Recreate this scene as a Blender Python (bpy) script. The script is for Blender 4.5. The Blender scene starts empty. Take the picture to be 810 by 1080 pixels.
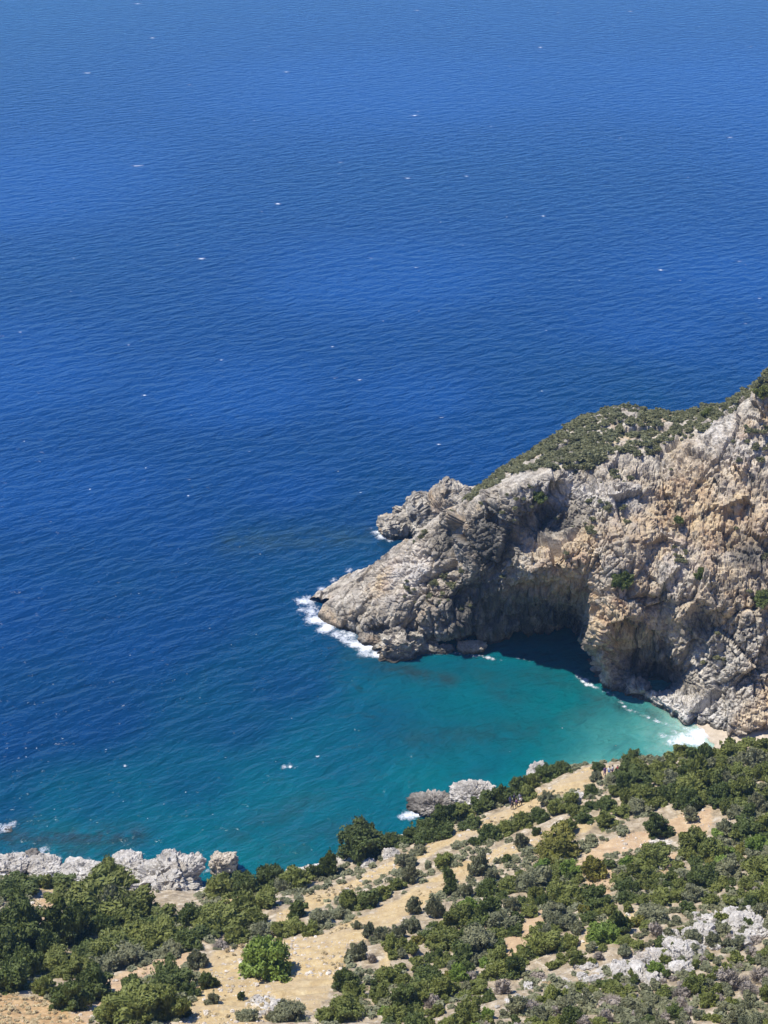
import bpy, math, random
import numpy as np
from mathutils import Vector, Matrix

R = math.radians
S = bpy.context.scene
COL = S.collection
rng = np.random.default_rng(7)
random.seed(7)

# ------------------------------------------------------------------ camera
H_CAM, PITCH, FPX = 155.0, 28.0, 1560.0      # height (m), degrees below level, focal length in px of an 810x1080 frame
cam_d = bpy.data.cameras.new('camera')
cam_d.sensor_fit = 'VERTICAL'
cam_d.angle = 2*math.atan(540/FPX)
cam_d.clip_start = 1.0
cam_d.clip_end = 60000
cam = bpy.data.objects.new('camera', cam_d)
cam.location = (0, 0, H_CAM)
cam.rotation_euler = (R(90-PITCH), 0, 0)
COL.objects.link(cam)
S.camera = cam

# ------------------------------------------------------------------ sky, sun, exposure
SUN_EL, SUN_AZ = 63.0, -76.0                  # azimuth clockwise from +Y: the sun stands beyond the sea, to the left
w = bpy.data.worlds.new('World')
S.world = w
w.use_nodes = True
nt = w.node_tree
bg = nt.nodes['Background']
sky = nt.nodes.new('ShaderNodeTexSky')
sky.sky_type = 'NISHITA'
sky.sun_disc = False
sky.sun_elevation = R(SUN_EL)
sky.sun_rotation = R(SUN_AZ)
sky.altitude = 100
sky.dust_density = 0.1
sky.ozone_density = 3.0
tint = nt.nodes.new('ShaderNodeMix'); tint.data_type = 'RGBA'; tint.blend_type = 'MULTIPLY'; tint.inputs[0].default_value = 1.0
tint.inputs[7].default_value = (0.60, 1.14, 2.2, 1)          # a clear, deep blue summer sky
nt.links.new(sky.outputs[0], tint.inputs[6]); nt.links.new(tint.outputs[2], bg.inputs[0])
bg.inputs[1].default_value = 0.068
sun_d = bpy.data.lights.new('sun', 'SUN')
sun_d.energy = 5.0
sun_d.angle = R(0.53)
sun_d.color = (1.0, 0.955, 0.88)
sun = bpy.data.objects.new('sun', sun_d)
sdir = Vector((math.sin(R(SUN_AZ))*math.cos(R(SUN_EL)), math.cos(R(SUN_AZ))*math.cos(R(SUN_EL)), math.sin(R(SUN_EL))))
sun.rotation_euler = sdir.to_track_quat('Z', 'Y').to_euler()
sun.location = sdir*600
COL.objects.link(sun)
vs = S.view_settings
vs.view_transform = 'Standard'
vs.look = 'None'
vs.exposure = 0.48
vs.gamma = 1.0
vs.use_curve_mapping = False
S.cycles.max_bounces = 6
S.cycles.diffuse_bounces = 2
S.cycles.volume_bounces = 0
S.cycles.sample_clamp_indirect = 4
S.cycles.sample_clamp_direct = 2.5

# ------------------------------------------------------------------ helpers: pixels to places
cP, sP = math.cos(R(PITCH)), math.sin(R(PITCH))
def ray(px, py):
    a, b = (px-405.0), (540.0-py)
    return np.array([a, FPX*cP + b*sP, -FPX*sP + b*cP])/FPX
def at_z(px, py, z):
    d = ray(px, py); t = (z-H_CAM)/d[2]
    return np.array([0, 0, H_CAM]) + d*t
def at_y(px, py, y):
    d = ray(px, py); t = y/d[1]
    return np.array([0, 0, H_CAM]) + d*t
def to_px(P):
    P = np.asarray(P, float)
    x, y, z = P[..., 0], P[..., 1], P[..., 2]-H_CAM
    dep = y*cP - z*sP
    up = y*sP + z*cP
    dep = np.where(dep < 1, 1, dep)
    return 405 + FPX*x/dep, 540 - FPX*up/dep, dep

# ------------------------------------------------------------------ helpers: noise
def _h(ix, iy, iz, s):
    with np.errstate(over='ignore'):
        h = (ix.astype(np.uint32)*np.uint32(374761393) + iy.astype(np.uint32)*np.uint32(668265263)
             + iz.astype(np.uint32)*np.uint32(2147483647) + np.uint32((s*1274126177) & 0xffffffff))
        h = (h ^ (h >> np.uint32(13)))*np.uint32(1274126177)
        h = (h ^ (h >> np.uint32(15)))*np.uint32(2246822519)
        h = h ^ (h >> np.uint32(16))
    return h
def _u(h, k):
    with np.errstate(over='ignore'):
        g = (h*np.uint32(2*k+1) + np.uint32(k*7919))
        g = (g ^ (g >> np.uint32(15)))*np.uint32(2654435761)
        g = g ^ (g >> np.uint32(13))
    return g.astype(np.float64)/4294967295.0
def vnoise(P, s=0):
    I = np.floor(P).astype(np.int64); F = P-I
    F = F*F*F*(F*(F*6-15)+10)
    out = 0
    for dx in (0, 1):
        wx = F[:, 0] if dx else 1-F[:, 0]
        for dy in (0, 1):
            wy = F[:, 1] if dy else 1-F[:, 1]
            for dz in (0, 1):
                wz = F[:, 2] if dz else 1-F[:, 2]
                out = out + wx*wy*wz*_u(_h(I[:, 0]+dx, I[:, 1]+dy, I[:, 2]+dz, s), 1)
    return out*2-1
def fbm(P, octs=4, s=0, gain=0.5):
    out, a, n, Q = 0, 1.0, 0.0, np.asarray(P, float)
    for o in range(octs):
        out = out + a*vnoise(Q + 17.3*o, s+o); n += a; a *= gain; Q = Q*2.03
    return out/n
def facet(P, s=0, tilt=0.8, jump=0.5, edge=False):
    """blocky displacement: every Voronoi cell is a tilted plane with its own height"""
    I = np.floor(P).astype(np.int64)
    best = np.full(len(P), 1e9); sec = np.full(len(P), 1e9); val = np.zeros(len(P))
    for dx in (-1, 0, 1):
        for dy in (-1, 0, 1):
            for dz in (-1, 0, 1):
                h = _h(I[:, 0]+dx, I[:, 1]+dy, I[:, 2]+dz, s)
                ex = P[:, 0]-(I[:, 0]+dx+_u(h, 1)); ey = P[:, 1]-(I[:, 1]+dy+_u(h, 2)); ez = P[:, 2]-(I[:, 2]+dz+_u(h, 3))
                d = ex*ex+ey*ey+ez*ez
                v = ((_u(h, 4)-.5)*ex + (_u(h, 5)-.5)*ey + (_u(h, 6)-.5)*ez)*2*tilt + (_u(h, 7)-.5)*2*jump
                m = d < best
                sec = np.where(m, best, np.minimum(sec, d)); best = np.where(m, d, best); val = np.where(m, v, val)
    if edge: return val, np.sqrt(sec)-np.sqrt(best)
    return val

# ------------------------------------------------------------------ helpers: meshes, tags
def mesh_np(name, V, F, mats=(), attrs=None, smooth=True, mi=None):
    V = np.asarray(V, np.float32); F = np.asarray(F, np.int32)
    me = bpy.data.meshes.new(name)
    me.vertices.add(len(V)); me.vertices.foreach_set('co', V.ravel())
    k = F.shape[1]
    me.loops.add(F.size); me.loops.foreach_set('vertex_index', F.ravel())
    me.polygons.add(len(F))
    me.polygons.foreach_set('loop_start', np.arange(0, F.size, k, dtype=np.int32))
    me.polygons.foreach_set('loop_total', np.full(len(F), k, np.int32))
    for m in mats: me.materials.append(m)
    if mi is not None: me.polygons.foreach_set('material_index', np.asarray(mi, np.int32))
    me.polygons.foreach_set('use_smooth', np.full(len(F), smooth, bool))
    for an, av in (attrs or {}).items():
        a = me.attributes.new(an, 'FLOAT', 'POINT'); a.data.foreach_set('value', np.asarray(av, np.float32))
    me.update(calc_edges=True); me.validate()
    return me
def link(name, me, parent=None, loc=None):
    o = bpy.data.objects.new(name, me); COL.objects.link(o)
    if parent is not None: o.parent = parent
    if loc is not None: o.location = loc
    return o
def grid_faces(nu, nv):
    i = np.arange((nu-1)*(nv-1)); r, c = i//(nv-1), i % (nv-1)
    a = r*nv+c
    return np.stack([a, a+1, a+nv+1, a+nv], 1)
def tag(o, label=None, cat=None, group=None, kind=None):
    if label: o['label'] = label
    if cat: o['category'] = cat
    if group: o['group'] = group
    if kind: o['kind'] = kind
    return o
def in_poly(px, py, poly):
    poly = np.asarray(poly, float); n = len(poly)
    c = np.zeros(np.shape(px), bool); j = n-1
    for i in range(n):
        xi, yi = poly[i]; xj, yj = poly[j]
        m = ((yi > py) != (yj > py)) & (px < (xj-xi)*(py-yi)/(yj-yi+1e-12)+xi)
        c ^= m; j = i
    return c

# ------------------------------------------------------------------ helpers: materials
def new_mat(name):
    m = bpy.data.materials.new(name); m.use_nodes = True
    t = m.node_tree; p = t.nodes['Principled BSDF']
    return m, t, p
def N(t, typ, **kw):
    n = t.nodes.new(typ)
    for k, v in kw.items():
        if k in ('ins',):
            for a, b in v.items(): n.inputs[a].default_value = b
        else: setattr(n, k, v)
    return n
def noise_n(t, vec, scale, detail=4, rough=0.55, dist=0.0):
    n = N(t, 'ShaderNodeTexNoise', ins={'Scale': scale, 'Detail': detail, 'Roughness': rough, 'Distortion': dist})
    t.links.new(vec, n.inputs['Vector']); return n.outputs['Fac']
def ramp(t, fac, stops):
    n = N(t, 'ShaderNodeValToRGB'); e = n.color_ramp.elements
    while len(e) < len(stops): e.new(0.5)
    for el, (p, c) in zip(e, stops):
        el.position = p; el.color = (c[0], c[1], c[2], 1) if len(c) == 3 else c
    t.links.new(fac, n.inputs[0]); return n.outputs[0]
def rng_map(t, v, a, b, c=0.0, d=1.0):
    n = N(t, 'ShaderNodeMapRange', ins={1: a, 2: b, 3: c, 4: d}); t.links.new(v, n.inputs[0]); return n.outputs[0]
def mixc(t, fac, a, b, mode='MIX'):
    n = N(t, 'ShaderNodeMix', data_type='RGBA', blend_type=mode)
    for i, v in ((0, fac), (6, a), (7, b)):
        if isinstance(v, (int, float)): n.inputs[i].default_value = v
        elif isinstance(v, tuple): n.inputs[i].default_value = (*v, 1)
        else: t.links.new(v, n.inputs[i])
    return n.outputs[2]
def math_n(t, op, a, b=None):
    n = N(t, 'ShaderNodeMath', operation=op)
    for i, v in ((0, a), (1, b)):
        if v is None: continue
        if isinstance(v, (int, float)): n.inputs[i].default_value = v
        else: t.links.new(v, n.inputs[i])
    return n.outputs[0]
def rot_scale(t, vec, a, sc):
    return map_vec(t, map_vec(t, vec, (1, 1, 1), (0, 0, a)), sc)
def attr_n(t, name): 
    return N(t, 'ShaderNodeAttribute', attribute_name=name).outputs['Fac']
def map_vec(t, vec, scale=(1, 1, 1), rot=(0, 0, 0)):
    n = N(t, 'ShaderNodeMapping'); n.inputs['Scale'].default_value = scale; n.inputs['Rotation'].default_value = rot
    t.links.new(vec, n.inputs['Vector']); return n.outputs[0]
def bump(t, p, h, strength, dist, prev=None):
    n = N(t, 'ShaderNodeBump', ins={'Strength': strength, 'Distance': dist}); t.links.new(h, n.inputs['Height'])
    if prev is not None: t.links.new(prev, n.inputs['Normal'])
    t.links.new(n.outputs[0], p.inputs['Normal']); return n.outputs[0]

def rock_material(name, cols, stain=0.5, warm=0.4, wet=True, seed=0.0):
    """limestone: pale grey, cream and rust patches, dark vertical water stains, a wet band at the water"""
    m, t, p = new_mat(name)
    g = N(t, 'ShaderNodeNewGeometry'); pos = g.outputs['Position']
    off = N(t, 'ShaderNodeVectorMath', operation='ADD'); t.links.new(pos, off.inputs[0]); off.inputs[1].default_value = (seed, seed*.7, seed*.3)
    v = off.outputs[0]
    base = ramp(t, noise_n(t, v, 0.55, 8, 0.62), [(0.30, cols[2]), (0.47, cols[0]), (0.70, cols[1])])
    wm = rng_map(t, noise_n(t, v, 0.075, 5, 0.6, 0.6), 0.60-warm*0.25, 0.72-warm*0.2)
    wc = ramp(t, noise_n(t, v, 0.35, 6, 0.6), [(0.33, cols[4]), (0.62, cols[3])])
    try: wa = attr_n(t, 'warm')
    except Exception: wa = 0.0
    wm2 = math_n(t, 'MULTIPLY', math_n(t, 'MINIMUM', math_n(t, 'ADD', wm, wa), 1.0), 0.8)
    base = mixc(t, wm2, base, wc)
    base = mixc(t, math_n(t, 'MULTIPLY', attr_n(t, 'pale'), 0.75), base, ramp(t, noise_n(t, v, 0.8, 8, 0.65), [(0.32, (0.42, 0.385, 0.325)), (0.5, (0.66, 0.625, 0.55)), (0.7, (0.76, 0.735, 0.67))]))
    st = rng_map(t, noise_n(t, map_vec(t, v, (0.8, 0.8, 0.09)), 1.0, 6, 0.65), 0.50, 0.66)
    stm = math_n(t, 'MULTIPLY', st, math_n(t, 'MULTIPLY', rng_map(t, noise_n(t, v, 0.06, 3), 0.36, 0.56), stain))
    base = mixc(t, stm, base, cols[5])
    cw = math_n(t, 'MULTIPLY', attr_n(t, 'shade_stain'), rng_map(t, noise_n(t, map_vec(t, v, (0.5, 0.5, 0.07)), 1.0, 6, 0.65), 0.30, 0.56, 0.35, 0.92))
    base = mixc(t, cw, base, (0.052, 0.050, 0.043))  # streaky stain, with the shade of cave and recesses painted into the colour
    fine = rng_map(t, noise_n(t, v, 3.2, 6, 0.7), 0.25, 0.75, 0.62, 1.32)
    fm = N(t, 'ShaderNodeCombineColor'); 
    for i in range(3): t.links.new(fine, fm.inputs[i])
    base = mixc(t, 1.0, base, fm.outputs[0], 'MULTIPLY')
    if wet:
        sx = N(t, 'ShaderNodeSeparateXYZ'); t.links.new(pos, sx.inputs[0])
        zz = math_n(t, 'ADD', sx.outputs[2], math_n(t, 'MULTIPLY', noise_n(t, v, 0.7, 4), -1.2))
        wb = rng_map(t, zz, -0.1, 0.6, 0.85, 0.0)
        base = mixc(t, wb, base, (0.045, 0.04, 0.03))
    t.links.new(base, p.inputs['Base Color'])
    p.inputs['Roughness'].default_value = 0.92
    p.inputs['Specular IOR Level'].default_value = 0.25
    b = bump(t, p, noise_n(t, v, 0.9, 10, 0.68), 0.9, 0.7)
    bump(t, p, noise_n(t, map_vec(t, v, (1, 1, 0.6)), 4.0, 6, 0.7), 0.7, 0.2, b)
    return m
LIME = [(0.38, 0.335, 0.258), (0.66, 0.60, 0.475), (0.155, 0.138, 0.110), (0.64, 0.49, 0.28), (0.40, 0.255, 0.14), (0.085, 0.080, 0.070)]
PALE = [(0.50, 0.460, 0.385), (0.67, 0.63, 0.55), (0.27, 0.25, 0.215), (0.60, 0.50, 0.36), (0.42, 0.33, 0.24), (0.12, 0.11, 0.10)]
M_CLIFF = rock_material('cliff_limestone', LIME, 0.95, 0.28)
M_PALE = rock_material('pale_limestone', PALE, 0.3, 0.15, True, 31.0)
M_TAN = rock_material('tan_limestone', [(0.43, 0.36, 0.26), (0.58, 0.49, 0.36), (0.24, 0.2, 0.14), (0.5, 0.36, 0.2), (0.34, 0.22, 0.13), (0.1, 0.09, 0.08)], 0.3, 0.4, True, 57.0)
M_PALETAN = rock_material('pale_tan_limestone', [(0.52, 0.45, 0.34), (0.66, 0.59, 0.46), (0.3, 0.25, 0.18), (0.5, 0.36, 0.2), (0.34, 0.22, 0.13), (0.1, 0.09, 0.08)], 0.2, 0.2, True, 63.0)
M_DARKROCK = rock_material('dark_shore_rock', [(0.30, 0.265, 0.21), (0.50, 0.455, 0.38), (0.14, 0.12, 0.10), (0.34, 0.24, 0.15), (0.2, 0.14, 0.1), (0.05, 0.045, 0.04)], 0.5, 0.3, True, 11.0)

def leaf_material(name, c1, c2, trans=0.25):
    m, t, p = new_mat(name)
    g = N(t, 'ShaderNodeNewGeometry'); oi = N(t, 'ShaderNodeObjectInfo')
    f = math_n(t, 'ADD', math_n(t, 'MULTIPLY', g.outputs['Random Per Island'], 0.55), math_n(t, 'MULTIPLY', oi.outputs['Random'], 0.45))
    c = mixc(t, f, c1, c2)
    # slow drift of tint over the slope, as the stand of plants itself varies
    big = rng_map(t, noise_n(t, g.outputs['Position'], 0.25, 3), 0.3, 0.7)
    c = mixc(t, math_n(t, 'MULTIPLY', big, 0.35), c, (c2[0]*1.25, c2[1]*1.08, c2[2]*0.9))
    t.links.new(c, p.inputs['Base Color'])
    p.inputs['Roughness'].default_value = 0.62
    p.inputs['Specular IOR Level'].default_value = 0.35
    tr = N(t, 'ShaderNodeBsdfTranslucent'); t.links.new(c, tr.inputs['Color'])
    mx = N(t, 'ShaderNodeMixShader'); mx.inputs[0].default_value = trans
    t.links.new(p.outputs[0], mx.inputs[1]); t.links.new(tr.outputs[0], mx.inputs[2])
    t.links.new(mx.outputs[0], t.nodes['Material Output'].inputs['Surface'])
    return m
LEAF = {
    'dark':   leaf_material('dark_green_leaves', (0.045, 0.064, 0.013), (0.122, 0.158, 0.035)),
    'green':  leaf_material('mid_green_leaves', (0.080, 0.103, 0.020), (0.215, 0.240, 0.054)),
    'olive':  leaf_material('grey_green_leaves', (0.099, 0.111, 0.054), (0.247, 0.254, 0.136)),
    'yellow': leaf_material('yellow_green_leaves', (0.099, 0.106, 0.016), (0.252, 0.237, 0.043)),
    'bright': leaf_material('fresh_green_leaves', (0.097, 0.160, 0.023), (0.217, 0.296, 0.051)),
    'grey':   leaf_material('dry_grey_twigs', (0.20, 0.175, 0.14), (0.36, 0.32, 0.265), 0.1),
    'head':   leaf_material('headland_scrub_leaves', (0.074, 0.084, 0.035), (0.198, 0.202, 0.095)),
}
m, t, p = new_mat('bark')
g = N(t, 'ShaderNodeNewGeometry')
t.links.new(ramp(t, noise_n(t, g.outputs['Position'], 6, 6), [(0.3, (0.07, 0.05, 0.035)), (0.7, (0.2, 0.16, 0.12))]), p.inputs['Base Color'])
p.inputs['Roughness'].default_value = 0.9
M_BARK = m

# ------------------------------------------------------------------ the hillside under the camera
BARE = {
    'upper_path': [(283, 990), (292, 966), (318, 946), (375, 927), (420, 905), (468, 881), (528, 857), (560, 838), (618, 811), (640, 806), (648, 812), (632, 826), (600, 835), (556, 858), (520, 873), (450, 903), (402, 926), (345, 952), (325, 962), (298, 985)],
    'left_patch': [(222, 962), (240, 944), (275, 934), (280, 940), (258, 953), (236, 966)],
    'orange_path': [(60, 1085), (110, 1035), (168, 1013), (206, 998), (214, 1008), (155, 1032), (128, 1047), (100, 1070), (95, 1085)],
    'big_slope': [(190, 1085), (203, 1048), (213, 1018), (226, 1003), (270, 992), (340, 985), (400, 960), (440, 935), (500, 905), (560, 882), (600, 868), (640, 856), (628, 872), (565, 892), (505, 916), (490, 928), (462, 945), (420, 972), (385, 990), (366, 1000), (370, 1022), (345, 1045), (336, 1068), (300, 1062), (262, 1085)],
    'right_bare': [(603, 915), (630, 890), (690, 872), (735, 853), (752, 850), (748, 880), (715, 880), (690, 893), (640, 905), (618, 925)],
    'gap1': [(606, 942), (636, 912), (652, 925), (644, 950), (620, 945)],
    'gap2': [(536, 1000), (560, 965), (582, 955), (588, 968), (566, 985), (548, 1010)],
    'gap3': [(600, 1000), (640, 968), (672, 960), (676, 972), (640, 985), (618, 1003)],
    'gap4': [(398, 1035), (404, 1000), (414, 1000), (410, 1030)],
    'gap5': [(688, 912), (702, 890), (716, 902), (704, 930)],
    'gap6': [(528, 1000), (540, 985), (548, 1000), (538, 1030), (524, 1020)],
    'sand_left': [(26, 965), (34, 950), (56, 947), (56, 958), (52, 985), (44, 972)],
    'hill_gap': [(40, 932), (90, 936), (132, 930), (120, 938), (80, 946), (48, 942)],
}
RUBBLE = {
    'rub1': [(520, 1062), (560, 1040), (600, 1022), (660, 1008), (655, 1030), (625, 1050), (570, 1072)],
    'rub2': [(655, 1025), (690, 1000), (740, 968), (780, 958), (815, 962), (815, 985), (780, 1000), (745, 1010), (715, 1030), (670, 1040)],
    'rub3': [(190, 1050), (205, 1020), (215, 1002), (206, 1012), (190, 1030)],
    'rub4': [(675, 905), (694, 880), (706, 890), (700, 930), (688, 925)],
    'rub5': [(250, 1085), (262, 1050), (290, 1045), (300, 1085)],
}
MOUND = [(-60, 1090), (-60, 1040), (0, 1046), (45, 1052), (70, 1062), (78, 1075), (110, 1090)]

ctrl = []
def cp(px, py, z): ctrl.append(at_z(px, py, z))
for a in [(0, 1085, 30), (0, 1040, 21.5), (0, 1000, 15), (0, 960, 9), (0, 930, 4), (0, 915, 1.6),
          (60, 1085, 31), (55, 1035, 20.5), (60, 960, 9), (60, 924, 2.0), (110, 1060, 26), (130, 1000, 15.5), (130, 950, 7.5), (130, 926, 2.5),
          (220, 1080, 31), (220, 1000, 18.5), (220, 955, 8.5), (240, 942, 4.2),
          (300, 1080, 32.5), (300, 985, 18), (300, 950, 10.5), (300, 930, 4.2),
          (405, 1080, 34), (405, 980, 20), (405, 925, 10.5), (405, 898, 4.2),
          (500, 1080, 36), (500, 980, 22.5), (500, 905, 12), (500, 862, 4.5),
          (600, 1080, 38.5), (600, 980, 25), (600, 880, 13), (580, 825, 6.5), (640, 806, 6.5),
          (700, 1080, 41), (700, 980, 28.5), (700, 880, 16.5), (700, 803, 8.5),
          (810, 1080, 44), (810, 980, 32), (810, 880, 20), (810, 800, 11.5)]:
    cp(*a)
cp(810, 787, 11.5); cp(765, 790, 9.5); cp(725, 797, 8)
for a in [(0, 2, 150), (0, 40, 106), (-90, 40, 100), (100, 40, 112), (-40, 80, 62), (40, 80, 66), (100, 90, 60),
          (-120, 110, 36), (-120, 150, 13), (-120, 176, 1.0), (-120, 195, -4), (-190, 100, 45), (-190, 170, 3), (-190, 200, -6), (-260, 60, 80), (-260, 180, 2),
          (130, 130, 47), (130, 165, 31), (130, 190, 20), (210, 100, 75), (210, 160, 48), (210, 200, 28), (280, 60, 100), (280, 200, 45),
          (-60, 190, -3), (-30, 190, -4), (0, 196, -4.5), (20, 202, -4.5), (35, 206, -4), (52, 203, 0.2), (75, 203, 1.6), (52, 210, -3), (75, 212, -2), (-50, 215, -10), (0, 222, -11), (40, 226, -10), (80, 225, -3),
          (-190, 240, -14), (-100, 260, -16), (0, 260, -16), (90, 260, -10), (200, 260, 20), (-260, -60, 160), (0, -60, 190), (260, -60, 180), (-260, 260, -16), (280, 260, 30)]:
    ctrl.append(np.array(a, float))
ctrl = np.array(ctrl)
def _tps(r2): return 0.5*r2*np.log(r2+1e-9)
_n = len(ctrl); _XY = ctrl[:, :2]/50.0
_K = _tps(((_XY[:, None]-_XY[None])**2).sum(-1)) + np.eye(_n)*0.002
_Pm = np.hstack([np.ones((_n, 1)), _XY])
_A = np.block([[_K, _Pm], [_Pm.T, np.zeros((3, 3))]])
_W = np.linalg.solve(_A, np.concatenate([ctrl[:, 2], np.zeros(3)]))
def base_h(x, y):
    sh = np.shape(x); q = np.stack([np.ravel(x), np.ravel(y)], 1)/50.0
    out = np.zeros(len(q))
    for i in range(0, len(q), 40000):
        qq = q[i:i+40000]
        r2 = ((qq[:, None]-_XY[None])**2).sum(-1)
        out[i:i+40000] = _tps(r2)@_W[:_n] + _W[_n] + qq@_W[_n+1:]
    z = out
    # a short steep bank at the water
    z = np.where(z < 2.6, 2.6-(2.6-z)*2.6, z)
    z = np.maximum(z, -14)
    return z.reshape(sh)
def ground_h(x, y):
    x = np.asarray(x, float); y = np.asarray(y, float); sh = x.shape
    z = base_h(x, y).ravel(); P = np.stack([x.ravel(), y.ravel(), np.zeros(x.size)], 1)
    z = z + 0.9*fbm(P/14, 3, 3) + 0.28*fbm(P/2.6, 3, 5)
    # sheep-track steps following the contours
    ph = z/1.1 + 0.5*fbm(P/9, 2, 8)
    fr = ph-np.floor(ph)
    st = (np.clip((fr-0.15)/0.5, 0, 1)-fr)*0.8
    fade = np.clip((z-3)/4, 0, 1)
    return (z + st*fade).reshape(sh)
def on_ground(px, py):
    d = ray(px, py); t = np.linspace(95, 300, 420)
    Q = np.array([0, 0, H_CAM]) + d[None]*t[:, None]
    g = ground_h(Q[:, 0], Q[:, 1]) - Q[:, 2]
    k = int(np.argmax(g > 0)) if (g > 0).any() else len(t)-1
    k = max(k, 1)
    f = g[k-1]/(g[k-1]-g[k]+1e-9)
    return Q[k-1]+(Q[k]-Q[k-1])*np.clip(f, 0, 1)

def stretch(lo, hi, step, far, n):
    core = np.arange(lo, hi+1e-6, step)
    a = np.geomspace(step*2, far, n)
    return np.concatenate([lo-a[::-1], core, hi+a])
gx = stretch(-66, 92, 0.32, 190, 30); gx = gx[(gx > -260) & (gx < 280)]
gy = stretch(98, 214, 0.30, 150, 26); gy = gy[(gy > -55) & (gy < 262)]
GX, GY = np.meshgrid(gx, gy, indexing='ij')
GZ = ground_h(GX, GY)
GV = np.stack([GX, GY, GZ], -1).reshape(-1, 3)
near = np.clip(1-(GV[:, 2]-2.5)/2.2, 0, 1)*np.clip((GV[:, 2]+3)/2, 0, 1)
hard = (GV[:, 0] > -66) & (GV[:, 0] < 92) & (GV[:, 1] > 98) & (GV[:, 1] < 214)
ppx, ppy, _ = to_px(GV)
jx = 5*fbm(GV*[1/2.2, 1/2.2, 0], 3, 21); jy = 4*fbm(GV*[1/2.2, 1/2.2, 0], 3, 27)
sandv = np.zeros(len(GV)); rub = np.zeros(len(GV)); orange = np.zeros(len(GV)); mound = np.zeros(len(GV))
for k, pl in BARE.items(): sandv[in_poly(ppx+jx, ppy+jy, pl)] = 1.0
for k in ('orange_path', 'gap2', 'gap6', 'sand_left', 'gap1', 'right_bare', 'gap5'): orange[in_poly(ppx+jx, ppy+jy, BARE[k])] = 1.0
for k, pl in RUBBLE.items(): rub[in_poly(ppx+jx*1.5, ppy+jy*1.5, pl)] = 1.0
brk = fbm(GV*[1/3.2, 1/3.2, 0], 3, 33)
rub *= np.clip((brk-0.02)*6, 0, 1)
mound[in_poly(ppx+jx, ppy+jy, MOUND)] = 1.0
rub = np.maximum(rub, near)
idx = np.where(hard & (rub > 0.05))[0]
GV[idx, 2] += rub[idx]*(0.55*facet(GV[idx]/1.9, 4, 1.0, 0.5) + 0.25*facet(GV[idx]/0.8, 6, 1.0, 0.5))
idx = np.where(hard & (rub <= 0.05))[0]
GV[idx, 2] += 0.07*facet(GV[idx]/0.7, 9, 1.0, 0.6)*(1-0.5*sandv[idx])

m, t, p = new_mat('dry_hillside')
g = N(t, 'ShaderNodeNewGeometry'); v = g.outputs['Position']
litter = ramp(t, noise_n(t, v, 0.8, 8, 0.65), [(0.3, (0.16, 0.125, 0.08)), (0.5, (0.34, 0.27, 0.17)), (0.68, (0.52, 0.45, 0.33))])
sandc = ramp(t, noise_n(t, v, 0.9, 9, 0.7), [(0.28, (0.31, 0.215, 0.098)), (0.5, (0.445, 0.328, 0.158)), (0.72, (0.56, 0.45, 0.25))])
orc = ramp(t, noise_n(t, v, 0.7, 8, 0.65), [(0.3, (0.33, 0.21, 0.12)), (0.55, (0.46, 0.325, 0.19)), (0.75, (0.56, 0.44, 0.295))])
rc = ramp(t, noise_n(t, v, 1.3, 9, 0.7), [(0.30, (0.22, 0.20, 0.165)), (0.48, (0.46, 0.425, 0.355)), (0.68, (0.68, 0.645, 0.565))])
mc = ramp(t, noise_n(t, map_vec(t, v, (1, 2, 1)), 1.0, 8, 0.65), [(0.3, (0.23, 0.145, 0.065)), (0.5, (0.39, 0.255, 0.12)), (0.7, (0.52, 0.37, 0.19))])
sandc = mixc(t, rng_map(t, noise_n(t, map_vec(t, v, (0.10, 0.2, 0.3), (0, 0, 0.35)), 1.0, 5, 0.65), 0.45, 0.66, 0, 0.55), sandc, (0.36, 0.285, 0.19))
c = mixc(t, attr_n(t, 'sand'), litter, sandc)
c = mixc(t, math_n(t, 'MULTIPLY', attr_n(t, 'orange'), 0.8), c, orc)
c = mixc(t, attr_n(t, 'mound'), c, mc)
c = mixc(t, attr_n(t, 'rubble'), c, rc)
vo = N(t, 'ShaderNodeTexVoronoi', ins={'Scale': 2.2}); t.links.new(v, vo.inputs['Vector'])
peb = rng_map(t, vo.outputs['Distance'], 0.10, 0.22, 1, 0)
pm = math_n(t, 'MULTIPLY', peb, rng_map(t, noise_n(t, v, 0.3, 4), 0.42, 0.58, 0.0, 0.8))
c = mixc(t, pm, c, (0.58, 0.54, 0.45))
t.links.new(c, p.inputs['Base Color']); p.inputs['Roughness'].default_value = 0.95; p.inputs['Specular IOR Level'].default_value = 0.15
b = bump(t, p, noise_n(t, v, 1.6, 9, 0.7), 0.8, 0.35)
bump(t, p, peb, 0.5, 0.12, b)
M_GROUND = m
hill = link('hillside', mesh_np('hillside', GV, grid_faces(len(gx), len(gy))[:, ::-1], [M_GROUND],
            {'sand': sandv, 'orange': orange, 'rubble': rub, 'mound': mound}))
tag(hill, 'steep dry hillside of pale soil and rubble dropping to the sea', 'hillside', kind='structure')

# ------------------------------------------------------------------ the headland
def Y(px, py, y): return at_y(px, py, y)
def W(px, py): return at_z(px, py, 0.0)
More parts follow.
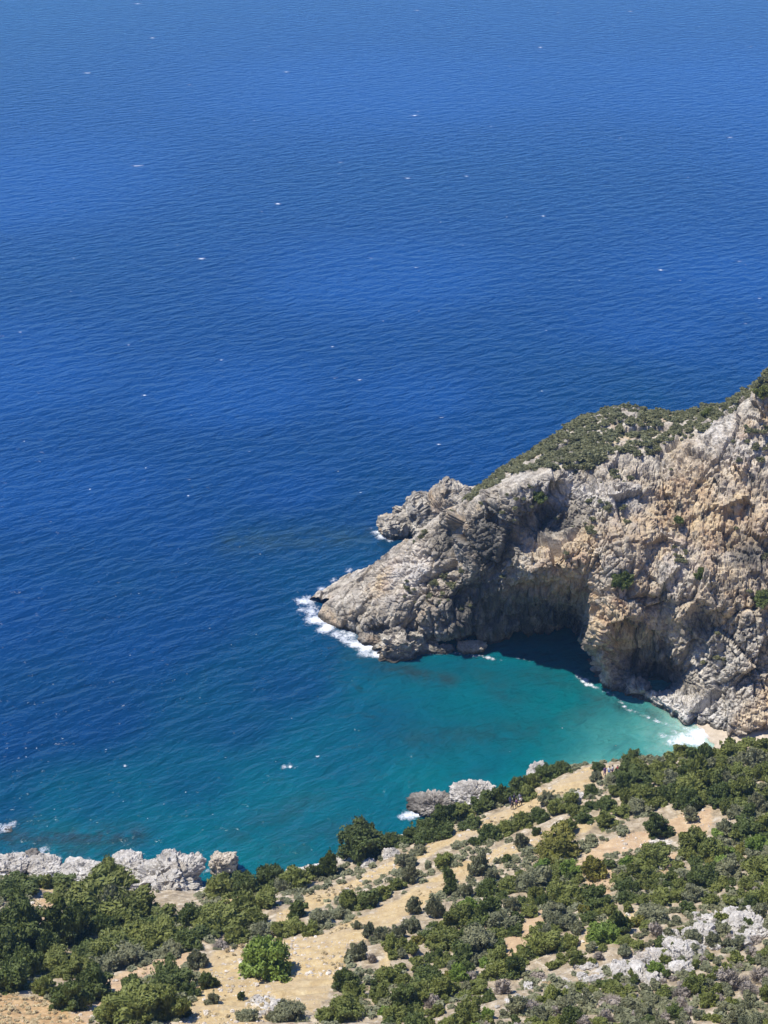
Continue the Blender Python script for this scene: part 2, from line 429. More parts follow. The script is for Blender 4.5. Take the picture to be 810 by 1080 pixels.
# every column runs from under the water up the cliff, over the rim and the top, down the far side
HC = [
 # tip of the point
 ([(333, 658, 246), (334, 653, 247), (336, 647, 247.5), (338, 643, 248), (340, 638, 248.5), (342, 635, 249), (343, 633, 249.5), (345, 631, 250), (347, 630, 250.5), (349, 630, 251)], (255, -6)),
 ([(357, 664, 243.6), (356, 656, 244), (356, 648, 244.5), (357, 640, 245.5), (359, 632, 247), (361, 625, 248.5), (364, 620, 250), (367, 616, 251.5), (370, 613, 252.5), (374, 611, 253.5)], (260, -5)),
 ([(385, 672, 241), (385, 662, 240.5), (385, 652, 241), (386, 640, 243), (388, 628, 245), (391, 616, 247.5), (394, 606, 250), (397, 599, 252), (401, 594, 253), (406, 591, 255)], (264, -3)),
 ([(415, 671, 240.8), (414, 664, 239.5), (413, 653, 239.5), (413, 640, 239.5), (413, 625, 242), (414, 610, 245), (417, 595, 248), (420, 585, 250.5), (424, 577, 253), (430, 572, 255)], (267, -2)),
 ([(448, 675, 239.6), (447, 666, 237.6), (445, 652, 236.8), (443, 634, 237.8), (441, 615, 240.5), (441, 597, 243.5), (443, 580, 246.5), (446, 567, 249.5), (450, 556, 252.5), (456, 549, 256)], (272, 0)),
 ([(478, 678, 239), (477, 667, 236.5), (475, 650, 235.2), (472, 630, 236), (470, 608, 239.5), (469, 588, 242), (470, 568, 243), (473, 552, 246), (477, 541, 250.5), (482, 534, 256)], (280, 2)),
 ([(502, 684, 241), (502, 668, 238), (501, 648, 236.2), (500, 622, 234.0), (499, 600, 233.8), (498, 578, 236.0), (496, 556, 237.6), (498, 538, 239.5), (501, 526, 249.5), (505, 515, 258)], (287, 4)),
 ([(530, 685, 243.5), (531, 672, 240.5), (531, 655, 237.0), (531, 630, 233.4), (531, 605, 231.4), (531, 580, 232.2), (530, 553, 234.6), (530, 527, 236), (530, 513, 239), (530, 496, 259)], (291, 5)),
 ([(562, 687, 247), (562, 676, 243.5), (561, 656, 237.5), (561, 630, 232.5), (562, 611, 227.8), (565, 588, 229), (567, 566, 235.4), (565, 526, 236.4), (562, 503, 239), (559, 478, 261)], (295, 6)),
 ([(592, 692, 249), (592, 683, 246), (591, 660, 238.5), (590, 634, 232.5), (592, 611, 227), (597, 583, 227.9), (599, 556, 234.6), (595, 521, 236.4), (590, 493, 239.5), (585, 463, 263)], (298, 8)),
 ([(613, 701, 247), (613, 690, 245), (612, 665, 239.5), (612, 640, 233), (615, 613, 227.6), (620, 583, 227.8), (622, 550, 232.2), (618, 516, 237.5), (612, 480, 247.5), (605, 452, 265)], (300, 8)),
 ([(625, 716, 227), (623, 698, 229), (622, 672, 227), (622, 645, 226), (628, 615, 225.5), (636, 587, 226.8), (638, 552, 231.6), (636, 515, 237), (628, 474, 248), (617, 445, 266)], (302, 8)),
 ([(640, 725, 222.6), (636, 703, 221.6), (633, 675, 221.4), (636, 645, 222), (643, 612, 224), (650, 583, 226.5), (654, 549, 231), (656, 513, 236.5), (652, 470, 248), (640, 433, 268)], (304, 9)),
 ([(655, 729, 222), (655, 712, 224.5), (654, 687, 225.5), (655, 652, 219.2), (661, 616, 221.5), (668, 582, 224.8), (672, 548, 229.5), (678, 510, 235), (678, 464, 248), (665, 434, 267)], (305, 9)),
 ([(676, 743, 218), (679, 727, 219), (680, 702, 226), (678, 662, 218.6), (682, 622, 220.2), (688, 585, 224), (692, 548, 228.5), (700, 505, 234), (702, 460, 247.5), (690, 435, 266)], (306, 10)),
 ([(703, 754, 215), (704, 737, 216), (705, 712, 223), (704, 676, 220.3), (706, 633, 218), (712, 592, 222), (718, 550, 227), (728, 498, 233), (735, 452, 245), (722, 434, 263)], (308, 11)),
 ([(728, 765, 212), (730, 747, 213), (731, 720, 219), (732, 682, 218), (733, 640, 217), (738, 598, 220.5), (744, 552, 225.8), (754, 490, 232.5), (760, 442, 243), (752, 428, 258)], (310, 12)),
 ([(752, 773, 209.5), (754, 752, 211), (755, 722, 214.8), (756, 686, 216.3), (758, 642, 216.5), (762, 599, 220), (767, 552, 225), (774, 485, 232), (780, 430, 241), (775, 421, 252)], (312, 12)),
 ([(785, 776, 208.5), (786, 754, 209.5), (788, 722, 212.5), (789, 686, 214.5), (790, 642, 215.5), (793, 598, 219), (797, 550, 224), (801, 480, 231), (803, 412, 241), (802, 401, 249)], (315, 14)),
 ([(835, 776, 208.5), (837, 752, 209.5), (838, 718, 212.2), (839, 680, 214.3), (840, 637, 215.6), (842, 592, 219), (845, 540, 224), (848, 466, 231), (852, 392, 241), (852, 381, 249)], (318, 18)),
 ([(920, 772, 209), (922, 745, 210.5), (925, 705, 213), (926, 665, 215.5), (928, 615, 217), (930, 565, 220.5), (934, 505, 225), (938, 425, 231), (942, 345, 240), (944, 335, 250)], (325, 30)),
 ([(1080, 770, 209), (1082, 735, 211), (1085, 690, 213.5), (1088, 640, 216), (1090, 585, 218), (1092, 530, 221), (1096, 465, 225), (1100, 380, 231), (1105, 295, 240), (1110, 283, 252)], (330, 60)),
]
cols = []
LEAN = [0, 0, 0.8, 2.0, 3.6, 4.8, 5.4, 5.4, 4.8, 3.6]
for ci, (pts, (yb, dx)) in enumerate(HC):
    lk = min(max((ci-12)/2.0, 0), 1)
    q = [Y(a[0], a[1], a[2]+LEAN[k_]*lk) for k_, a in enumerate(pts)]
    first = q[0].copy(); first[2] = -4.0; first[1] -= 0.3
    last = q[-1]
    b1 = last + np.array([dx*0.35, (yb-last[1])*0.35, -last[2]*0.30])
    b2 = last + np.array([dx*0.75, (yb-last[1])*0.72, -last[2]*0.70])
    b3 = np.array([last[0]+dx, yb, -4.0])
    q[0][2] = max(min(q[0][2], 0.4), -0.4)
    cols.append([first]+q+[b1, b2, b3])
CG = np.array(cols)                                   # columns x rows x 3
def catmull(A, n):
    k = A.shape[0]; u = np.linspace(0, k-1, n); i = np.clip(np.floor(u).astype(int), 0, k-2); f = (u-i)
    P0, P1, P2, P3 = A[np.clip(i-1, 0, k-1)], A[i], A[i+1], A[np.clip(i+2, 0, k-1)]
    f = f.reshape((-1,)+(1,)*(A.ndim-1))
    return 0.5*((2*P1)+(-P0+P2)*f+(2*P0-5*P1+4*P2-P3)*f*f+(-P0+3*P1-3*P2+P3)*f*f*f)
def resample(A, n):
    """even spacing along axis 0 by the mean length of the steps"""
    D = catmull(A, n*3); L = np.sqrt(((D[1:]-D[:-1])**2).sum(-1)).mean(1)
    s = np.concatenate([[0], np.cumsum(L)]); s /= s[-1]
    u = np.interp(np.linspace(0, 1, n), s, np.arange(len(s))); i = np.clip(u.astype(int), 0, len(s)-2); f = (u-i)[:, None, None]
    return D[i]*(1-f)+D[i+1]*f, u/(len(s)-1)*(A.shape[0]-1)
A1, ucol = resample(CG[:20], 560)
A2, urow = resample(np.swapaxes(A1, 0, 1), 430)
A3 = np.swapaxes(A2, 0, 1).copy()
# the columns beyond the frame, coarse
NU, NV = A3.shape[:2]
def normals(G):
    du = np.gradient(G, axis=0); dv = np.gradient(G, axis=1)
    n = np.cross(du, dv); n /= np.linalg.norm(n, axis=-1, keepdims=True)+1e-9
    return n
Nn = normals(A3)
if Nn[NU//2, NV//3, 1] > 0: Nn = -Nn
P = A3.reshape(-1, 3); n3 = Nn.reshape(-1, 3)
rowi = np.tile(urow, NU)                               # 0 foot .. 10 skyline .. 13 far foot
topm = np.clip((rowi-8.3)/0.8, 0, 1)*np.clip((11.2-rowi)/0.6, 0, 1)
warp = np.stack([fbm(P/6+5, 3, 40), fbm(P/6+9, 3, 41), fbm(P/6+13, 3, 42)], 1)
Pw = P + warp*0.5
f1, e1 = facet(Pw/[7.5, 7.5, 9.5], 51, 1.0, 0.30, True)
f2, e2 = facet(Pw/[2.9, 2.9, 4.0], 52, 1.0, 0.30, True)
f3, e3 = facet(Pw/[1.15, 1.15, 1.5], 53, 1.0, 0.35, True)
d = 2.0*fbm(P/15, 3, 50) + 2.3*f1 + 0.85*f2 + 0.36*f3 + 0.14*facet(Pw/[.5, .5, .6], 56, 1.1, .4) + 0.22*fbm(P/0.8, 3, 55)
rough_ = np.clip(0.55+1.5*fbm(P/9, 2, 59), 0, 1)                      # some faces clean, some shattered
d -= (1.3*np.exp(-e1/0.05)*rough_ + 0.95*np.exp(-e2/0.08)*rough_ + 0.42*np.exp(-e3/0.11))
pit = fbm(Pw/1.9, 3, 61); d -= 0.9*np.clip(pit-0.22, 0, 1)*2.2*rough_
# vertical flutes on the steep shaded wall
fl = fbm(Pw/[1.5, 1.5, 9.0], 3, 57); d += 0.4*fl*np.clip(1-np.abs(n3[:, 2])*1.6, 0, 1)
# horizontal beds low down by the beach
bed = np.clip((P[:, 0]-36)/10, 0, 1)*np.clip((15-P[:, 2])/6, 0, 1)
q = P[:, 2]*0.9+0.35*P[:, 0]*0.3+0.5*fbm(P/7, 2, 58); d += bed*0.55*((q-np.floor(q))-0.5)
d *= (1-0.62*topm)
tipf = np.clip((ucol-0.0)/2.6, 0.35, 1); d *= np.repeat(tipf, NV)*np.clip(0.45+rowi/5, 0.45, 1)
P = P + n3*d[:, None]
# hollows: dark holes in the upper face
for (hx, hy, yy, r, dep) in [(672, 533, 231, 2.3, 4.5), (470, 560, 245, 3.2, 3.0), (702, 585, 223, 2.0, 2.0), (790, 585, 219, 3.2, 3.0), (775, 520, 229, 2.8, 2.6), (800, 470, 232, 3.4, 3.0), (488, 632, 236, 2.2, 2.0), (740, 660, 217, 3.2, 2.2)]:
    c0 = Y(hx, hy, yy); e = (P-c0)*np.array([1, 0.8, 0.9]); f = np.exp(-(e**2).sum(1)/(r*r))
    P = P + np.outer(f*dep, np.array([0.12, 0.95, 0.25]))
warmv = np.clip(0.9*np.exp(-(((to_px(P)[0]-745)/75)**2+((to_px(P)[1]-560)/70)**2)) + 0.7*np.exp(-(((to_px(P)[0]-595)/38)**2+((to_px(P)[1]-590)/16)**2))
               + 0.55*np.exp(-(((to_px(P)[0]-650)/40)**2+((to_px(P)[1]-650)/40)**2)) + 0.5*np.exp(-(((to_px(P)[0]-450)/40)**2+((to_px(P)[1]-610)/28)**2)), 0, 1)
warmv = np.clip(warmv*2.0+0.12, 0, 1.2)*np.clip(0.75+1.1*fbm(P/5, 3, 77), 0, 1)
def pblob(cx_, cy_, rx_, ry_): return np.exp(-(((to_px(P)[0]-cx_)/rx_)**2+((to_px(P)[1]-cy_)/ry_)**2))
shade_stain_v = np.clip(1.35*np.maximum.reduce([pblob(545, 655, 62, 30), pblob(500, 645, 40, 44), pblob(515, 570, 36, 34), pblob(600, 665, 28, 32), pblob(580, 548, 40, 17), pblob(690, 706, 34, 18), 0.9*pblob(468, 568, 14, 30), .8*pblob(740, 662, 18, 24), .8*pblob(415, 668, 50, 9), .7*pblob(790, 585, 22, 20)])-1.1*np.maximum(pblob(585, 588, 34, 15), pblob(635, 650, 14, 50))+0.35*fbm(P/4, 3, 79), 0, 1)*np.clip((8.4-rowi)/0.6, 0, 1)  # painted shade plus stain: cave, upper wall, tip foot, recesses; lit ledges left out
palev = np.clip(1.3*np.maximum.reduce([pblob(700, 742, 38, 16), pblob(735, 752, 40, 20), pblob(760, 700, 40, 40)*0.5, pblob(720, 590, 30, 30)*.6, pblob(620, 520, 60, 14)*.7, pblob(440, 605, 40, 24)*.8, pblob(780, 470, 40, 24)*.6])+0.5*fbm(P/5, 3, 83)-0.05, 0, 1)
HV = P
head = link('headland', mesh_np('headland', HV, grid_faces(NU, NV)[:, ::-1], [M_CLIFF], {'warm': warmv, 'shade_stain': shade_stain_v, 'pale': palev}, smooth=False))
tag(head, 'rugged limestone headland cliff with a sea cave and scrub on its top', 'headland', kind='structure')
# its continuation outside the frame to the right
B1 = catmull(CG[18:], 200); B1 = np.swapaxes(catmull(np.swapaxes(B1, 0, 1), 240), 0, 1)
nb = normals(B1); nb = -nb if nb[100, 80, 1] > 0 else nb
Pb = B1.reshape(-1, 3); Pb = Pb + nb.reshape(-1, 3)*(2.3*fbm(Pb/13, 3, 50)+1.9*facet(Pb/[7.5, 7.5, 9.5], 51, 1.0, 0.30)+0.85*facet(Pb/[2.9, 2.9, 4.0], 52, 1.0, 0.3)+0.36*facet(Pb/[1.15, 1.15, 1.5], 53, 1, .35)-0.9)[:, None]
hx2 = link('mountain_flank', mesh_np('mountain_flank', Pb, grid_faces(200, 240)[:, ::-1], [M_CLIFF], {'warm': np.full(len(Pb), .25)}, smooth=False))
tag(hx2, 'higher rock flank carrying the headland on to the right', 'cliff', kind='structure')

# ------------------------------------------------------------------ rocks
def sphere_np(nu, nv):
    th = np.linspace(0, math.pi, nv); ph = np.linspace(0, 2*math.pi, nu, endpoint=False)
    TH, PH = np.meshgrid(th, ph, indexing='ij')
    D = np.stack([np.sin(TH)*np.cos(PH), np.sin(TH)*np.sin(PH), np.cos(TH)], -1).reshape(-1, 3)
    F = []
    for i in range(nv-1):
        for j in range(nu):
            F.append((i*nu+j, (i+1)*nu+j, (i+1)*nu+(j+1) % nu, i*nu+(j+1) % nu))
    return D, np.array(F)
def rock_mesh(name, size, seed, mat, res=60, lobes=5, rough=1.0, at=None):
    """star-shaped union of a few boxy lobes, then blocky facets; size = full extents in metres"""
    rg = np.random.default_rng(seed)
    D, F = sphere_np(res, max(res*2//3, 10))
    r = np.zeros(len(D))
    if at is not None: lobes = len(at)
    for k in range(lobes):
        c = rg.uniform(-0.42, 0.42, 3)*(k > 0); rad = rg.uniform(0.45, 0.75) if k else 0.8
        if at is not None: c, rad = np.array(at[k][:3]), at[k][3]
        pw = 3.0
        # ray from the centre against a rounded box lobe, by a few steps
        rr = np.linspace(0.05, 1.4, 40)
        for q in rr:
            X = D*q-c; a = rg.uniform(0.8, 1.25, 3) if q == rr[0] else a
            ins = ((np.abs(X)*a)**pw).sum(1)**(1/pw) < rad
            r = np.where(ins, np.maximum(r, q), r)
    V = D*r[:, None]
    V = V*(np.array(size)/2/0.82)
    m_ = min(size)
    so = seed*13.7
    nrm = D
    V = V + nrm*(rough*m_*(0.20*facet(V/(m_*0.62)+so, seed, 1.1, 0.35) + 0.12*facet(V/(m_*0.27)+so, seed+1, 1.2, 0.3) + 0.065*facet(V/(m_*0.12)+so, seed+2, 1.2, 0.35)))[:, None]
    return mesh_np(name, V, F, [mat], smooth=False)
def rock(name, px, py, w_px, h_px, mat, seed, label, cat, group=None, z=None, depth=1.0, res=60, lobes=5, rough=1.0, rotz=0.0, yoff=0.0, at=None):
    """centre of the rock in the picture and its size there"""
    c = on_ground(px, py) if z is None else at_z(px, py, z)
    dist = to_px(c)[2]; s = dist/FPX
    wm, hm = w_px*s*0.94, h_px*s*(0.6 if name in ('shore_rock', 'shore_outcrop') else 0.72 if name == 'boulder' else 0.9)
    size = (wm, wm*depth, hm*1.02)
    o = link(name, rock_mesh(name, size, seed, mat, res, lobes, rough, at))
    o.location = (c[0], c[1]+yoff, c[2]+(hm*0.08 if z is None else 0)); o.rotation_euler.z = rotz
    tag(o, label, cat, group)
    return o
rock('rocky_point', 455, 545, 104, 84, M_CLIFF, 101, 'jagged grey rock outcrop jutting into the sea behind the headland ridge', 'rock outcrop', z=3.0, depth=0.9, res=200, rough=0.5, at=[(.15, 0, -.15, .62), (.32, .05, .22, .50), (.02, 0, .05, .48), (-.32, 0, -.22, .42), (-.62, -.05, -.38, .26), (.62, .1, .1, .4)])
rock('rocky_point', 417, 556, 36, 20, M_CLIFF, 107, 'low overhanging rock ledge with surf at the seaward foot of the outcrop', 'rock ledge', z=1.4, depth=0.9, res=90, rough=0.8)
rock('boulder', 430, 674, 56, 38, M_CLIFF, 103, 'big rounded boulder with a dark wet base below the headland tip', 'boulder', z=1.0, depth=0.75, res=110, yoff=-1.2)
rock('boulder', 397, 672, 36, 13, M_DARKROCK, 104, 'low flat dark boulder in the surf left of the big rounded boulder', 'boulder', z=0.5, depth=0.8, res=70)
rock('boulder', 497, 682, 34, 10, M_TAN, 105, 'flat tan rock slab at the waterline left of the sea cave', 'boulder', z=0.8, depth=0.6, res=60)
rock('boulder', 470, 684, 20, 8, M_DARKROCK, 106, 'small dark wet rock between the rounded boulder and the tan slab', 'boulder', z=0.4, depth=0.8, res=50)
rock('boulder', 236, 911, 32, 28, M_PALETAN, 111, 'lone square tan boulder standing in the sea close to shore', 'boulder', z=1.5, depth=0.8, res=90, lobes=4, rough=0.8)
rock('shore_outcrop', 177, 931, 54, 62, M_PALE, 112, 'large pale pitted limestone outcrop at the shore with a dark hollow', 'rock outcrop', z=2.6, depth=0.9, res=170, lobes=8, rough=0.9)
rock('shore_outcrop', 136, 918, 44, 24, M_PALE, 113, 'pale rock shelf joining the large shore outcrop on its left', 'rock outcrop', z=1.6, depth=0.8, res=90, lobes=6)
for i, (x, y, w_, h_, lab) in enumerate([
        (12, 912, 44, 20, 'pale jagged shore rock at the left end of the rocky shelf'),
        (46, 914, 40, 18, 'pale shore rock with a brown cap beside the splashing surf'),
        (84, 917, 42, 15, 'low pale shore rock behind the dark bushes on the left'),
        (112, 919, 34, 14, 'narrow pale shore rock in the middle of the rocky shelf')]):
    rock('shore_rock', x, y, w_, h_, M_PALE, 120+i, lab, 'rock', 'rocks of the left shore shelf', z=0.9, depth=0.8, res=80, lobes=6)
rock('shore_rock', 31, 902, 14, 8, M_DARKROCK, 128, 'small brown wet rock in the surf in front of the rocky shelf', 'rock', z=0.5, res=40)
rock('shore_rock', 7, 876, 12, 3, M_DARKROCK, 129, 'dark rock awash in white foam off the left shore', 'rock', z=-0.1, res=40)
rock('shore_rock', 503, 836, 44, 15, M_PALE, 130, 'large pale rock at the water behind the hedge of dark shrubs', 'rock', z=1.6, depth=0.8, res=120, lobes=9, rough=1.7)
rock('shore_rock', 457, 847, 40, 13, M_DARKROCK, 131, 'dark brown rock with surf at its foot below the hedge', 'rock', z=0.6, depth=0.8, res=110, lobes=9, rough=1.9)
rock('shore_rock', 568, 814, 26, 22, M_PALE, 132, 'smooth pale rock rising over the hedge at the water', 'rock', z=4.0, depth=0.8, res=70)
rock('boulder', 388, 913, 15, 10, M_PALE, 133, 'white boulder with a dark hollow right of the big shore tree', 'boulder', res=60)
rock('boulder', 412, 903, 19, 13, M_PALE, 134, 'pale boulder half sunk in the bank above the white hollow boulder', 'boulder', res=60)
rock('boulder', 609, 841, 11, 9, M_PALE, 135, 'small white boulder among the shrubs between the two paths', 'boulder', res=50)
rock('boulder', 684, 1018, 34, 18, M_PALE, 136, 'broad white limestone block above the grey dry thicket', 'boulder', 'white limestone blocks on the lower right slope', res=80, lobes=7)
rock('boulder', 718, 1013, 26, 26, M_PALE, 137, 'white limestone block with a deep black hollow on its right side', 'boulder', 'white limestone blocks on the lower right slope', res=80, lobes=7)
rock('boulder', 738, 990, 36, 16, M_PALE, 138, 'white limestone block between two green shrubs on the lower right slope', 'boulder', 'white limestone blocks on the lower right slope', res=80, lobes=7)
rock('boulder', 776, 965, 20, 12, M_PALE, 139, 'uppermost white limestone block of the lower right slope', 'boulder', 'white limestone blocks on the lower right slope', res=70)
rock('boulder', 788, 976, 36, 15, M_PALE, 140, 'long white limestone block just below the uppermost one', 'boulder', 'white limestone blocks on the lower right slope', res=80, lobes=7)
rock('boulder', 806, 985, 24, 18, M_PALE, 141, 'white limestone block at the right edge of the picture', 'boulder', 'white limestone blocks on the lower right slope', res=70)
rock('boulder', 736, 968, 14, 10, M_PALE, 142, 'small white limestone block left of the uppermost one', 'boulder', 'white limestone blocks on the lower right slope', res=60)
# smaller stones of the same rubble: a few shared meshes
small = [rock_mesh('limestone_stone', (1, 0.9, 0.7), 200+i, M_PALE, 26, 5) for i in range(5)]
k = 0
SPOTS = []
for key, n_ in (('rub2', 60), ('rub1', 40), ('rub4', 10), ('rub5', 10)):
    pl = np.array(RUBBLE[key]); 
    for _ in range(n_*6):
        x = rng.uniform(pl[:, 0].min(), min(pl[:, 0].max(), 812)); y = rng.uniform(pl[:, 1].min(), min(pl[:, 1].max(), 1082))
        if not in_poly(np.array(x), np.array(y), pl): continue
        SPOTS.append((x, y, key)); n_ -= 1
        if n_ <= 0: break
RUBLAB = {'rub2': 'white limestone stone in the rock field on the lower right slope', 'rub1': 'pale stone on the bare rubble patch at the bottom centre',
          'rub4': 'pale stone on the bare strip beside the dark shrub right of centre', 'rub5': 'pale stone on the bottom of the bare slope'}
for (x, y, key) in SPOTS:
    c = on_ground(x, y); o = link('limestone_stone', small[k % 5]); k += 1
    s_ = (0.5+1.5*rng.random()**2.2)*(1.15 if key == 'rub2' else 0.7)
    o.location = (c[0], c[1], c[2]+0.08*s_); o.scale = (s_*rng.uniform(.8, 1.3), s_, s_*rng.uniform(.7, 1.1)); o.rotation_euler = (0, 0, rng.uniform(0, 6.28))
    tag(o, RUBLAB[key], 'stone', RUBLAB[key].replace('stone ', 'stones ', 1))

# ------------------------------------------------------------------ water
wx = stretch(-150, 150, 1.2, 9000, 40); wy = stretch(120, 340, 1.2, 9500, 44); wy = wy[wy > -3000]
WX, WY = np.meshgrid(wx, wy, indexing='ij'); WV = np.stack([WX, WY, np.zeros_like(WX)], -1).reshape(-1, 3)
# how much of the pale bottom shines through: measured spots, spread over the plan
SH = [(735, 772, 1.0), (715, 776, .97), (690, 765, .86), (690, 780, .86), (650, 780, .74), (640, 755, .66), (600, 780, .62), (600, 740, .60), (560, 760, .58), (560, 720, .54), (530, 700, .52), (500, 740, .52), (480, 700, .46),
      (500, 790, .52), (450, 780, .46), (450, 830, .56), (430, 720, .44), (400, 760, .38), (400, 860, .50), (390, 700, .36), (350, 800, .42), (330, 860, .50), (300, 900, .56), (250, 900, .56), (240, 870, .46), (200, 890, .52), (150, 880, .47), (100, 895, .54), (60, 895, .54),
      (20, 890, .42), (0, 860, .28), (100, 850, .33), (200, 830, .34), (250, 760, .26), (300, 720, .20), (330, 690, .24), (330, 620, .20), (380, 580, .22), (300, 575, .17), (260, 568, .16), (220, 640, .11), (100, 760, .13), (0, 780, .12), (150, 680, .10), (0, 650, .07), (200, 560, .07), (400, 545, .14), (300, 520, .05), (100, 520, .03), (500, 480, .07), (600, 425, .13), (680, 422, .17), (740, 415, .12), (550, 440, .09), (450, 420, .02), (250, 420, .01), (0, 400, 0), (400, 300, 0), (700, 350, .02), (800, 300, 0), (800, 370, .06), (0, 200, 0), (400, 100, 0), (800, 100, 0), (0, 520, .03), (640, 820, .85), (800, 790, 1), (560, 850, .65), (250, 950, .55), (100, 940, .5), (-100, 700, .08), (-100, 900, .4), (-200, 500, 0), (-150, 800, .2), (1000, 400, .1), (1000, 200, 0)]
sp = np.array([[*at_z(a, b, 0)[:2], c] for a, b, c in SH])
q = WV[:, :2].copy(); q[:, 0] = np.clip(q[:, 0], -420, 420); q[:, 1] = np.clip(q[:, 1], 60, 900)
num = np.zeros(len(q)); den = np.zeros(len(q))
loc = np.array([3.0+0.0012*(max(b[1], 150)-150)**1.5 for b in sp])
for (X_, Y_, c_), L_ in zip(sp, loc):
    d2 = (q[:, 0]-X_)**2+(q[:, 1]-Y_)**2
    ww = 1/(d2+L_*L_)**1.8
    num += ww*c_; den += ww
shal = num/den
reef = np.zeros(len(q))
def dist_seg(P2, a, b):
    ab = b-a; tt = np.clip(((P2-a)@ab)/(ab@ab), 0, 1); return np.linalg.norm(P2-(a+tt[:, None]*ab), axis=1)
for (a, b, rad, k_) in [((-10, 885), (140, 881), 2.6, 1.0), ((20, 874), (90, 890), 2.6, .6), ((30, 895), (110, 899), 2.2, .6), ((405, 702), (472, 717), 2.2, .85), ((250, 572), (395, 566), 5.0, .55), ((560, 712), (610, 722), 3.0, .4), ((625, 735), (690, 755), 2.2, .6), ((455, 645), (380, 690), 3.0, .4), ((360, 880), (300, 895), 5, .35), ((440, 780), (560, 770), 4, .4), ((540, 735), (500, 705), 3, .35), ((330, 845), (250, 880), 3, .4), ((600, 760), (640, 742), 2.2, .45)]:
    dd = dist_seg(q, at_z(*a, 0)[:2], at_z(*b, 0)[:2]); reef = np.maximum(reef, k_*np.exp(-(dd/rad)**2))
m, t, p = new_mat('sea_water')
g = N(t, 'ShaderNodeNewGeometry'); v = g.outputs['Position']
sh = attr_n(t, 'shallow')
sh2 = math_n(t, 'ADD', sh, math_n(t, 'MULTIPLY', math_n(t, 'SUBTRACT', noise_n(t, v, 0.07, 4, 0.6), 0.5), math_n(t, 'MULTIPLY', sh, 0.35)))
wc = ramp(t, sh2, [(0.0, (0.003, 0.040, 0.142)), (0.06, (0.001, 0.029, 0.103)), (0.15, (0.0005, 0.026, 0.078)), (0.28, (0.0005, 0.038, 0.078)), (0.45, (0.001, 0.074, 0.100)), (0.62, (0.001, 0.106, 0.112)), (0.80, (0.050, 0.205, 0.175)), (1.0, (0.40, 0.54, 0.43))])
rf = math_n(t, 'MULTIPLY', attr_n(t, 'reef'), rng_map(t, noise_n(t, v, 0.28, 6, 0.68), 0.36, 0.54))
wc = mixc(t, rf, wc, (0.016, 0.040, 0.044))
pat = rng_map(t, noise_n(t, v, 0.16, 5, 0.6), 0.54, 0.70)
wc = mixc(t, math_n(t, 'MULTIPLY', math_n(t, 'MULTIPLY', pat, sh), 0.55), wc, (0.012, 0.070, 0.085))
gust = rng_map(t, noise_n(t, map_vec(t, v, (0.012, 0.03, 1), (0, 0, 0.3)), 1.0, 4, 0.6), 0.3, 0.7, 0.95, 1.06)
gc = N(t, 'ShaderNodeCombineColor')
for i in range(3): t.links.new(gust, gc.inputs[i])
wc = mixc(t, 1.0, wc, gc.outputs[0], 'MULTIPLY')
t.links.new(wc, p.inputs['Base Color'])
p.inputs['Roughness'].default_value = 0.12
p.inputs['IOR'].default_value = 1.333
p.inputs['Specular IOR Level'].default_value = 0.50
t.links.new(rng_map(t, sh, 0.1, 0.45, 0.0, 0.85), p.inputs['Subsurface Weight']); p.inputs['Subsurface Radius'].default_value = (0.6, 1.6, 2.0); p.inputs['Subsurface Scale'].default_value = 1.3
w1 = noise_n(t, rot_scale(t, v, -0.50, (0.15, 0.31, 0.15)), 1.0, 3, 0.5, 0.4)
w2 = noise_n(t, rot_scale(t, v, -0.62, (0.36, 0.62, 0.3)), 1.0, 3, 0.55, 0.3)
w3 = noise_n(t, rot_scale(t, v, -0.35, (1.1, 1.7, 1.0)), 1.0, 4, 0.6, 0.2)
b = bump(t, p, w1, 1.0, 1.2)
b = bump(t, p, w2, 1.0, 0.5, b)
bump(t, p, w3, 1.0, 0.10, b)
sea = link('water', mesh_np('water', WV, grid_faces(len(wx), len(wy))[:, ::-1], [m], {'shallow': shal, 'reef': reef}))
tag(sea, 'deep blue sea turning turquoise in the cove', 'sea', kind='structure')

# ------------------------------------------------------------------ air over the sea
hv = np.array([[x, y, z] for x in (-9800, 9800) for y in (-3600, 10400) for z in (-16, 260)], float)
hz = link('haze', mesh_np('haze', hv, [(0, 1, 3, 2), (4, 6, 7, 5), (0, 4, 5, 1), (2, 3, 7, 6), (0, 2, 6, 4), (1, 5, 7, 3)], smooth=False))
m = bpy.data.materials.new('sea_air'); m.use_nodes = True; t = m.node_tree; t.nodes.remove(t.nodes['Principled BSDF'])
pv = N(t, 'ShaderNodeVolumePrincipled'); pv.inputs['Color'].default_value = (0.32, 0.64, 1.0, 1); pv.inputs['Density'].default_value = 0.00011; pv.inputs['Anisotropy'].default_value = 0.0
t.links.new(pv.outputs[0], t.nodes['Material Output'].inputs['Volume']); hz.data.materials.append(m)
tag(hz, 'thin blue sea haze between the hillside and the far water', 'haze', kind='stuff')

